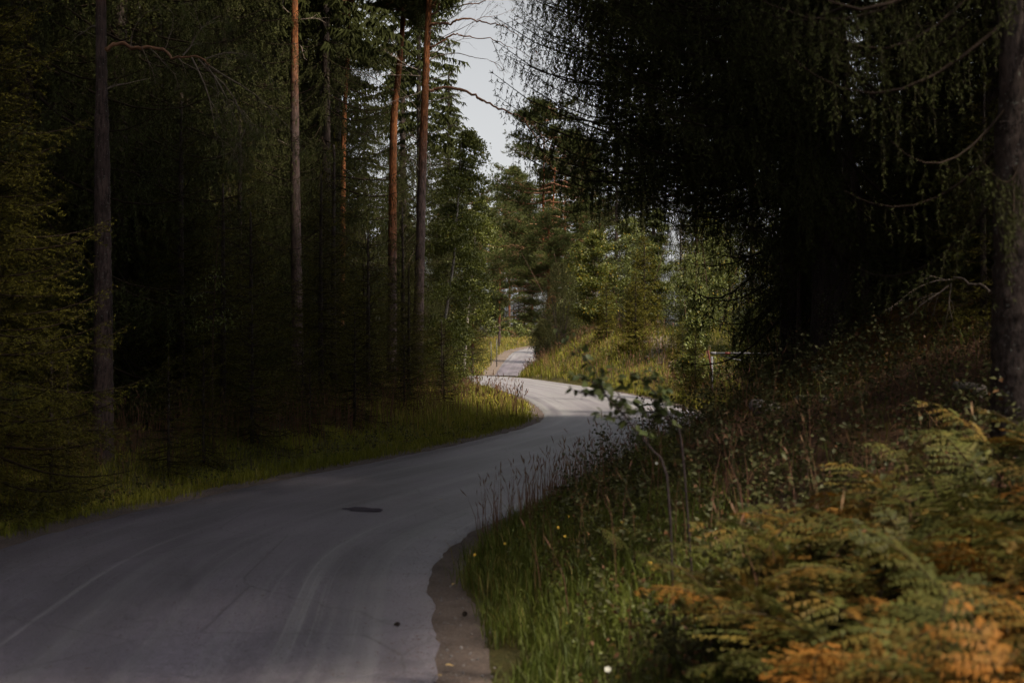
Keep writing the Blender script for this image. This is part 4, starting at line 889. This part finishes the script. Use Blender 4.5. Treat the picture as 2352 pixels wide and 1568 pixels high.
P = off_road(in_view(along(FK, 15000, -HW - 1.2, -HW - 9, 92, 200, g, .1)), 1.0); blades('meadow_grass', P, .55, wd(P), 'sungrass', g, .6, .45)
P = off_road(in_view(along(ML, 800, -HW - 1.9, -HW - 3.6, 15, 34, g, .3)), .8);  seeds('dry_grass', P, .85, g)
P = off_road(in_view(along(BK, 520, .30, .95, 13.5, 26, g, .3)), .2);           seeds('dry_grass', P, .62, g, .0035, .09, .011)
P = off_road(in_view(along(BK, 160, .8, 3, 6, 22, g, .3)), .2);                 seeds('dry_grass', P, .7, g, .0035, .09, .011)
P = off_road(in_view(along(ML, 900, -HW - .5, -HW - 4.5, 34, 80, g, .2)), .3);  seeds('dry_grass', P, .7, g, .006, .16, .03)
P = off_road(in_view(along(BK, 1600, .4, 5, 40, 96, g, .2)), .3);              seeds('dry_grass', P, .75, g, .005, .16, .03)

def low_plants(name, P, h, rng, per, ln, wd_, mat, accent, stemmat=None):
    """many little stems with small leaves"""
    z = land(P[:, 0], P[:, 1]); n = len(P); hh = h * rng.uniform(.4, 1.2, n); a = rng.uniform(0, 6.28, n)
    b = np.concatenate([P, z[:, None]], 1); t = b + np.stack([np.cos(a) * hh * .35, np.sin(a) * hh * .35, hh], 1)
    k = np.repeat(np.arange(n), per); f = rng.uniform(.25, 1, len(k))[:, None]
    B = Buf(); Q = b[k] * (1 - f) + t[k] * f + rng.normal(0, .018, (len(k), 3))
    leaf_cards(B, Q, unit(np.stack([np.cos(a[k] + rng.normal(0, 2, len(k))), np.sin(a[k] + rng.normal(0, 2, len(k))), np.full(len(k), .1)], 1)), rng, ln, wd_, accent, .8)
    V, T, C = ribbons(b, t, np.full(n, .006), rng, (.3, 0, 1)); B.add(V, T, C)
    return stuff(obj(name, B.mesh(name, M[mat])))
P = off_road(in_view(along(BK, 3600, .8, 7.5, 4, 34, g, .6)), .6); low_plants('undergrowth', P, .24, g, 11, .038, .024, 'cover', .38)
P = off_road(in_view(along(BK, 900, 1.1, 4.2, 6, 30, g, .5)), .8); low_plants('undergrowth', P, .62, g, 22, .045, .030, 'cover', .05)
P = off_road(in_view(along(BK, 420, .6, 2.4, 5, 14, g, .5)), .5); low_plants('undergrowth', P, .20, g, 9, .034, .026, 'rowan', .02)
P = off_road(in_view(along(ML, 1500, -HW - .8, -HW - 3.4, 12, 60, g, .5)), .6); low_plants('undergrowth', P, .20, g, 9, .045, .032, 'cover', .08)
P = off_road(in_view(along(BK, 1500, .6, 8, 40, 92, g, .2)), .4); low_plants('undergrowth', P, .55, g, 14, .075, .05, 'rowan', .05)
P = off_road(in_view(along(FK, 900, -HW - 1.6, -HW - 8, 95, 190, g, .1)), 1.2); low_plants('undergrowth', P, .7, g, 12, .12, .09, 'rowan', .05)
# heather and dead twigs over the brown part of the bank
P = off_road(in_view(along(BK, 3800, 2.0, 7.5, 7, 30, g, .5)), 1.5); z = land(P[:, 0], P[:, 1]); n = len(P)
b0 = np.concatenate([P, z[:, None]], 1); dv = unit(g.normal(size=(n, 3)) * [1, 1, .5] + [0, 0, .5]) * g.uniform(.10, .38, n)[:, None]
V, T, C = ribbons(b0, b0 + dv, g.uniform(.006, .014, n), g, (.5, 0, 0)); C[:, 0] = np.repeat(g.random(n), 3); C[:, 1] = np.repeat((g.random(n) < .6) * .9, 3)
stuff(obj('dead_twigs', fast_mesh('dead_twigs', V, T, C, M['drygrass'])))
# moss cushions on the mound
P = np.stack([g.normal(5.0, 1.35, 14000), g.normal(18.2, 1.3, 14000)], 1)
blades('moss_tufts', P, .06, np.full(len(P), .022), 'moss', g, .8, .3)
# little flowers
def flowers(P, h, col, rng, r=.011):
    z = land(P[:, 0], P[:, 1]); n = len(P); c = np.concatenate([P, (z + h * rng.uniform(.6, 1.2, n))[:, None]], 1); B = Buf(); a = np.arange(5) * 1.2566
    ring = np.stack([np.cos(a), np.sin(a) * .6, np.sin(a) * .8], 1) * r
    V = np.concatenate([c[:, None], c[:, None] + ring[None]], 1).reshape(-1, 3); i = np.arange(n)[:, None] * 6
    T = np.concatenate([i + [0, k + 1, (k + 1) % 5 + 1] for k in range(5)])
    return stuff(obj('wildflowers', fast_mesh('wildflowers', V, T, None, plain_mat('petals', col, .6, 50, .15))))
P = off_road(in_view(along(BK, 16, .4, 1.8, 5, 22, g, .8)), .2); flowers(P, .26, (.55, .33, .02), g, .013)
P = off_road(in_view(along(BK, 3, .5, 2.0, 5, 14, g, .8)), .2); flowers(P, .24, (.5, .5, .44), g, .018)
P = off_road(in_view(along(ML, 24, -HW - .4, -HW - 2.5, 34, 70, g, .3)), .2); flowers(P, .38, (.40, .27, .02), g, .02)

# ------------------------------------------------------------------ bracken ferns
def frond_mesh(seed, rust):
    g = np.random.default_rng(seed); B = Buf(); L = .56; n = 12; t = np.linspace(0, 1, n)
    ax = np.stack([L * t * .92, .03 * np.sin(t * 3), .26 * L * np.sin(t * 2.0) - .10 * L * t ** 2], 1)
    V, T = tube(ax, np.linspace(.0045, .0015, n), 3); B.add(V, T, (.2, .3, .6))
    for k in range(13):
        f = .14 + .84 * (k / 12.5); p = np.array([np.interp(f, t, ax[:, i]) for i in range(3)]); q = np.array([np.interp(min(f + .05, 1), t, ax[:, i]) for i in range(3)]); fw = unit(q - p + 1e-6)
        pl = .25 * (1 - f) ** .75 * (1 if k else .9) * g.uniform(.8, 1.1) + .015
        for s in (-1, 1):
            if g.random() < .07: continue
            d = unit(fw * g.uniform(.3, .6) + np.array([0, s * .85, g.uniform(-.18, .05)])); m = max(int(pl / .0145), 2); fd = unit(np.cross(np.array([0, 0, 1.]), d)); dead = np.clip(rust + g.normal(0, .22), 0, 1) * (1 if rust > .05 else .3)
            u = np.clip((np.arange(m) + .5 + g.normal(0, .25, m)) / m, .02, .99); c = p + d * (pl * u)[:, None] + np.array([0, 0, -.22]) * (pl * u ** 2)[:, None]; ll = (.034 * (1 - u) ** .6 * (.45 + .55 * (1 - f)) + .008) * g.uniform(.65, 1.2, m)
            for e in (-1, 1):
                w = d * .0070; tip = c + (fd * e + d * .45) * ll[:, None] + np.array([0, 0, -.006]) + g.normal(0, .003, (m, 3))
                V = np.stack([c - w, c + w, tip], 1).reshape(-1, 3); B.add(V, np.arange(len(V)).reshape(-1, 3), (float(np.clip(g.normal(.5, .25), 0, 1)), float(dead), 0))
    return B.mesh('frond', M['fern'])
FRONDS = [frond_mesh(1, .0), frond_mesh(2, .04), frond_mesh(3, .12), frond_mesh(4, .45), frond_mesh(5, .85), frond_mesh(6, 1.0)]
def fern(x, y, label, g, n=5, s=1.0, rust=.3, group=None):
    o = thing('bracken_fern', label, 'fern', (x, y, gz(x, y) - .02), g.uniform(0, 6.28), 1, group)
    st = [(0, 0, 0), (.02, 0, .2 * s), (.03, .02, .36 * s)]; V, T = tube(spline(st, 5), np.linspace(.007, .004, 5), 4)
    obj('stalk', fast_mesh('stalk', V, T, None, M['darktwig']), o)
    r = rust + g.normal(0, .18); pal = [4, 5, 3] if r > .62 else ([3, 2, 4] if r > .38 else [0, 1, 2])
    for k in range(n):
        f = obj('frond', FRONDS[pal[g.integers(3)]], o, (.02, 0, s * g.uniform(.26, .38)), (g.normal(0, .2), g.normal(-.12, .3), k * 6.28 / n + g.normal(0, .5)), s * g.uniform(.6, 1.25))
g = np.random.default_rng(77); pts = []
for _ in range(6000):
    if len(pts) >= 112: break
    y = g.uniform(2.9, 7.7); x = g.uniform(.55, .40 * y + .5)
    left = .55 + .075 * y
    if x < left or (y > 7.2 and x < 1.5 + 1.0 * (y - 7.2)) or any((x - a) ** 2 + (y - b) ** 2 < .060 for a, b in pts): continue
    pts.append((x, y))
for x, y in pts:
    edge = x < .95 + .058 * y
    fern(x, y, 'bracken fern in the green and rusty patch at the lower right', g, 5, g.uniform(.85, 1.1), (.28 if y > 5.2 else .40), 'bracken ferns at the lower right')
fern(1.42, 12.4, 'lone pale-green fern at the road edge below the bare-stemmed sapling', g, 4, .85, 0.0)
fern(.72, 9.9, 'small pale fern among the roadside grass left of the sapling stems', g, 4, .75, 0.0)

# ------------------------------------------------------------------ foreground saplings with separate leaves
def leaf_mesh(seed):
    g = np.random.default_rng(seed); n = 7; t = np.linspace(0, 1, n); w = .5 * np.sin(np.pi * t ** .8) ** .8 * .62
    cz = -.28 * t ** 2 + .05 * g.normal(); mid = np.stack([t, 0 * t, cz], 1); l = np.stack([t, w, cz + .22 * w], 1); r = np.stack([t, -w, cz + .22 * w], 1)
    V = np.stack([l, mid, r], 1).reshape(-1, 3); T = []
    for i in range(n - 1):
        for k in (0, 1): a = i * 3 + k; T += [(a, a + 1, a + 4), (a, a + 4, a + 3)]
    return fast_mesh('leaf', V, T, np.tile([[g.uniform(.2, .8), .1 * g.random(), 0]], (len(V), 1)), M['sapling'], True)
LEAVES = [leaf_mesh(k) for k in range(4)]
def sapling(label, stems, base, D, seed, nleaf):
    g = np.random.default_rng(seed); z0 = gz(base[0], base[1]); o = thing('sapling', label, 'sapling', (base[0], base[1], z0))
    for i, st in enumerate(stems):
        P = [px(x, y, D + dd) for x, y, dd in st]
        if i == 0: P = [np.array([base[0], base[1], z0])] + P
        q = spline(np.array(P) - np.array(o.location), 26); V, T = tube(q, np.linspace(.0062 if i == 0 else .0042, .0015, 26), 6, True)
        b = obj('stem', fast_mesh('stem', V, T, None, M['darktwig'], True), o)
        for k in range(nleaf[i]):
            f = (.30 if i == 0 else .12) + (.70 if i == 0 else .88) * (k + g.random()) / nleaf[i]; j = min(int(f * 25), 24); p = q[j] + (q[j + 1] - q[j]) * g.random()
            az = g.uniform(0, 6.28); sc = g.uniform(.036, .062) * (1.15 - .35 * f)
            tw = p + np.array([math.cos(az), math.sin(az), .25]) * g.uniform(.0, .07)
            if np.linalg.norm(tw - p) > .02:
                V, T = tube(np.array([p, tw]), [.0018, .0012], 3); obj('twig', fast_mesh('twig', V, T, None, M['darktwig']), o)
            for m in range(g.integers(1, 3)):
                obj('leaf', LEAVES[g.integers(4)], o, tuple(tw + g.normal(0, .006, 3)), (g.normal(0, .7), g.normal(.1, .55), az + g.normal(0, .9)), sc)
sapling('tall bare-stemmed sapling leaning left in front of the road bend',
        [[(1534, 1110, 0), (1495, 1030, 0), (1471, 1001, -.05), (1441, 963, -.05), (1415, 933, -.1), (1391, 907, -.1), (1362, 844, -.12), (1318, 795, -.15), (1246, 722, -.2)],
         [(1436, 956, -.05), (1425, 917, 0), (1412, 880, .05), (1398, 845, .08)], [(1400, 916, -.1), (1372, 885, -.1), (1345, 872, -.1), (1318, 862, -.1)], [(1441, 963, -.05), (1405, 958, -.1), (1380, 955, -.12)], [(1391, 907, -.1), (1352, 905, -.12), (1322, 897, -.15)]],
        (.86, 7.5), 7.5, 5, [46, 24, 20, 12, 18])
sapling('second sapling standing right of the leaning one, its top over the sunny verge',
        [[(1566, 1021, .3), (1542, 975, .3), (1530, 945, .25), (1520, 919, .2), (1513, 885, .15), (1505, 845, .1)], [(1522, 925, .2), (1498, 895, .2), (1470, 870, .2), (1446, 858, .2)], [(1535, 960, .25), (1500, 948, .2), (1475, 945, .2)]],
        (1.02, 7.9), 7.5, 6, [34, 24, 16])

# ------------------------------------------------------------------ barrier, posts, stones, log, litter
D = 46.0
gx, gy = px(1635, 808, D)[:2]; zg = gz(gx, gy); top = px(1635, 808, D)[2]
gate = thing('road_barrier', 'weathered white barrier with a red band closing the forest track', 'barrier', (gx, gy, zg))
h = top - zg
def part(name, V, T, mat): return obj(name, fast_mesh(name, V, T, None, M[mat]), gate)
part('post', *box(0, 0, h / 2 - .08, .075, .075, h - .12), 'paint')
part('bar_socket', *box(.045, -.004, h - .045, .17, .10, .105), 'paint')
bar = part('bar', *box(1.30, .0, h - .045, 2.36, .055, .07), 'paint')
obj('red_band', fast_mesh('red_band', *box(.51, 0, h - .045, .17, .061, .076), None, M['redpaint']), bar)
V, T = tube(np.array([(.28, .05, h - .11), (.55, .05, h - .19), (.95, .05, h - .27)]), .022, 6, True); part('brace', V, T, 'paint')
V, T = tube(np.array([px(1634, 860, D) - [gx, gy + .12, zg], px(1625.5, 804, D) - [gx, gy + .12, zg]]), .03, 8, True); part('stop_post', V, T, 'rustpost')
for k, (x, y, yb, D, lab) in enumerate([(1141, 778, 802, 150, 'thin dark marker post left of the far road'), (1128, 785, 802, 152, 'thin grey marker post, farther left of the far road')]):
    t_, b_ = px(x, y, D), px(x, yb, D); o = thing('marker_post', lab, 'post', (b_[0], D, gz(b_[0], D) - .05)); zz = t_[2] - o.location.z
    V, T = tube(np.array([(0, 0, 0), (0, 0, zz * .5), (.0, 0, zz)]), .05, 6, True); obj('pole', fast_mesh('pole', V, T, None, M['greypost']), o)
    V, T = box(0, 0, zz + .02, .13, .13, .05); obj('cap', fast_mesh('cap', V, T, None, M['greypost']), o)
import bmesh
def rock_mesh(seed, sub=3):
    bm = bmesh.new(); bmesh.ops.create_icosphere(bm, subdivisions=sub, radius=1); g = np.random.default_rng(seed); pl = unit(g.normal(size=(9, 3)))
    for v in bm.verts:
        c = np.array(v.co); m = (pl @ c); c = c * (1 - .30 * np.clip(m - .55, 0, 1).max() * 1.6) * (1 + .05 * math.sin(7 * c[0] + seed) * math.cos(6 * c[1]))
        v.co = c * [1.15, .85, .62]
    me = bpy.data.meshes.new('stone'); bm.to_mesh(me); bm.free(); me.materials.append(M['stone']); return me
ST = [rock_mesh(k) for k in range(3)]
for k, (x, y, D, s, lab) in enumerate([(1757, 915, 14.5, .17, 'dark boulder sunk in the brown bank left of the mossy mound'), (1893, 928, 14.2, .075, 'small grey stone on the bank below the mossy mound'), (1838, 925, 14.6, .06, 'little grey stone between the boulder and its larger neighbour'), (1880, 840, 17.5, .11, 'lilac-grey stone at the left foot of the mossy mound')]):
    P = px(x, y, D); o = obj('boulder', ST[k % 3], None, (P[0], D, gz(P[0], D) + s * .25), (0, .1, k * 1.3), s); tag(o, lab, 'stone')
o = thing('cut_log', 'short log with a pale cut end beside the thick right-hand trunk', 'log', (px(2256, 838, 11.5)[0], 11.5, gz(px(2256, 838, 11.5)[0], 11.5) + .05), .25)
V, T = tube(np.array([(0, .0, 0), (0, .15, .01), (.01, .38, .02)]), .055, 12, False, .03); obj('log_bark', fast_mesh('log_bark', V, T, np.tile([[0, 0, 0]], (len(V), 1)), M['birchbark']), o)
a = np.arange(12) / 12 * 6.283; V = np.concatenate([np.stack([.054 * np.cos(a), 0 * a - .002, .054 * np.sin(a)], 1), [[0, -.004, 0]]]); k = np.arange(12)
obj('cut_end', fast_mesh('cut_end', V, np.stack([k, (k + 1) % 12, np.full(12, 12)], 1), None, M['cutwood']), o)
# pebbles on the shoulders: too many to pick apart
g = np.random.default_rng(55); B = Buf()
ico = bmesh.new(); bmesh.ops.create_icosphere(ico, subdivisions=1, radius=1); iv = np.array([v.co[:] for v in ico.verts]); it = np.array([[v.index for v in f.verts] for f in ico.faces]); ico.free()
for off, n in ((HW + .28, 900), (-HW - .26, 700)):
    P = along(ML, n, off - .26, off + .26, 5, 60, g, 1.0); z = .012
    for p in P:
        s = g.uniform(.004, .013) * (1 + .6 * (g.random() < .06)); B.add(iv * s * g.uniform(.6, 1.2, 3) + [p[0], p[1], z + s * .35], it, (0, 0, 0))
stuff(obj('pebbles', B.mesh('pebbles', M['stone'])))
LP = np.concatenate([along(ML, 1500, -HW + .05, -HW + .7, 6, 40, g, 1.0, 1.6), along(ML, 1500, HW - .7, HW + .35, 5, 40, g, 1.0, .6), along(ML, 700, -HW, HW, 6, 40, g, 1.0)])
a = g.uniform(0, 6.28, len(LP)); b0 = np.concatenate([LP, np.full((len(LP), 1), .072)], 1); dv = np.stack([np.cos(a), np.sin(a), 0 * a], 1) * g.uniform(.015, .06, len(LP))[:, None]; sv = np.stack([-np.sin(a), np.cos(a), 0 * a], 1) * g.uniform(.0015, .006, len(LP))[:, None]
V = np.stack([b0 - sv, b0 + sv, b0 + dv], 1).reshape(-1, 3); tc_ = np.stack([g.random(len(LP)), (g.random(len(LP)) < .4) * .7, 0 * a], 1)
stuff(obj('needle_litter', fast_mesh('needle_litter', V, np.arange(len(V)).reshape(-1, 3), np.repeat(tc_, 3, 0), M['drygrass'])))
GP = along(ML, 7000, -HW + .02, HW + .02, 5, 30, g, 1.3); GP = np.concatenate([GP, along(ML, 2500, HW - .16, HW + .16, 5, 30, g, 1.2), along(ML, 1200, -HW - .16, -HW + .16, 9, 34, g, 1.0)])
n = len(GP); r_ = g.uniform(.002, .0058, n)[:, None]; a = g.uniform(0, 6.28, n); dm_, sm_, _ = polydist(GP[:, 0], GP[:, 1], MAIN); c_ = np.concatenate([GP, (.034 + .03 * np.clip(1 - (dm_ / HW) ** 2, 0, 1))[:, None]], 1)
tri = [c_ + r_ * np.stack([np.cos(a + k * 2.094), np.sin(a + k * 2.094), 0 * a], 1) for k in range(3)] + [c_ + r_ * np.stack([0 * a, 0 * a, 0 * a + 1.1], 1)]
V = np.stack(tri, 1).reshape(-1, 3); i_ = np.arange(n)[:, None] * 4
stuff(obj('road_grit', fast_mesh('road_grit', V, np.concatenate([i_ + [0, 1, 3], i_ + [1, 2, 3], i_ + [2, 0, 3]]), None, M['stone'])))
# cone, leaves and crumbs lying on the road
def cone_mesh():
    B = Buf(); g = np.random.default_rng(8)
    for r in range(9):
        f = r / 8; rad = .017 * math.sin(math.pi * (.15 + .8 * f)) + .002
        for k in range(8):
            a = k * .785 + r * .4; c = np.array([math.cos(a), math.sin(a), 0]); p = c * rad * .5 + [0, 0, .05 * f]; e = c * rad * 1.25 + [0, 0, .05 * f + .006]; s = np.array([-math.sin(a), math.cos(a), 0]) * rad * .35
            B.add([p - s, p + s, e + s * .7, e - s * .7, e + [0, 0, .004]], [(0, 1, 2), (0, 2, 3), (3, 2, 4)])
    V, T = tube(np.array([(0, 0, 0), (0, 0, .05)]), .007, 6, True); B.add(V, T); return B.mesh('pine_cone', M['cone'])
CM = cone_mesh()
for x, y, lab, rz in ((1065, 1410, 'dark pine cone on the gravel shoulder at the road edge', .4), (905, 1449, 'dark pine cone lying on the near asphalt', 1.9)):
    D = (CAM_Z - .03) / ((y - 784) / 3267); P = px(x, y, D); tag(obj('pine_cone', CM, None, (P[0], D, .075 if x < 1000 else .035), (R(84), 0, rz), .8), lab, 'pine cone')
for k, (x, y, lab) in enumerate([(1022, 1531, 'yellow leaf at the bottom edge where asphalt meets gravel'), (1012, 1556, 'yellow leaf nearest the camera at the gravel edge'), (1046, 722 + 620, 'small yellow leaf on the gravel shoulder left of the grass'), (1008, 1150, 'small leaf on the asphalt beyond the tar patch')]):
    D = (CAM_Z - .05) / ((y - 784) / 3267); P = px(x, y, D); o = obj('fallen_leaf', LEAVES[k].copy(), None, (P[0], D, .062), (.1, -.12, k * 2.1), .055); o.data.materials[0] = M['deadleaf']; tag(o, lab, 'fallen leaf')
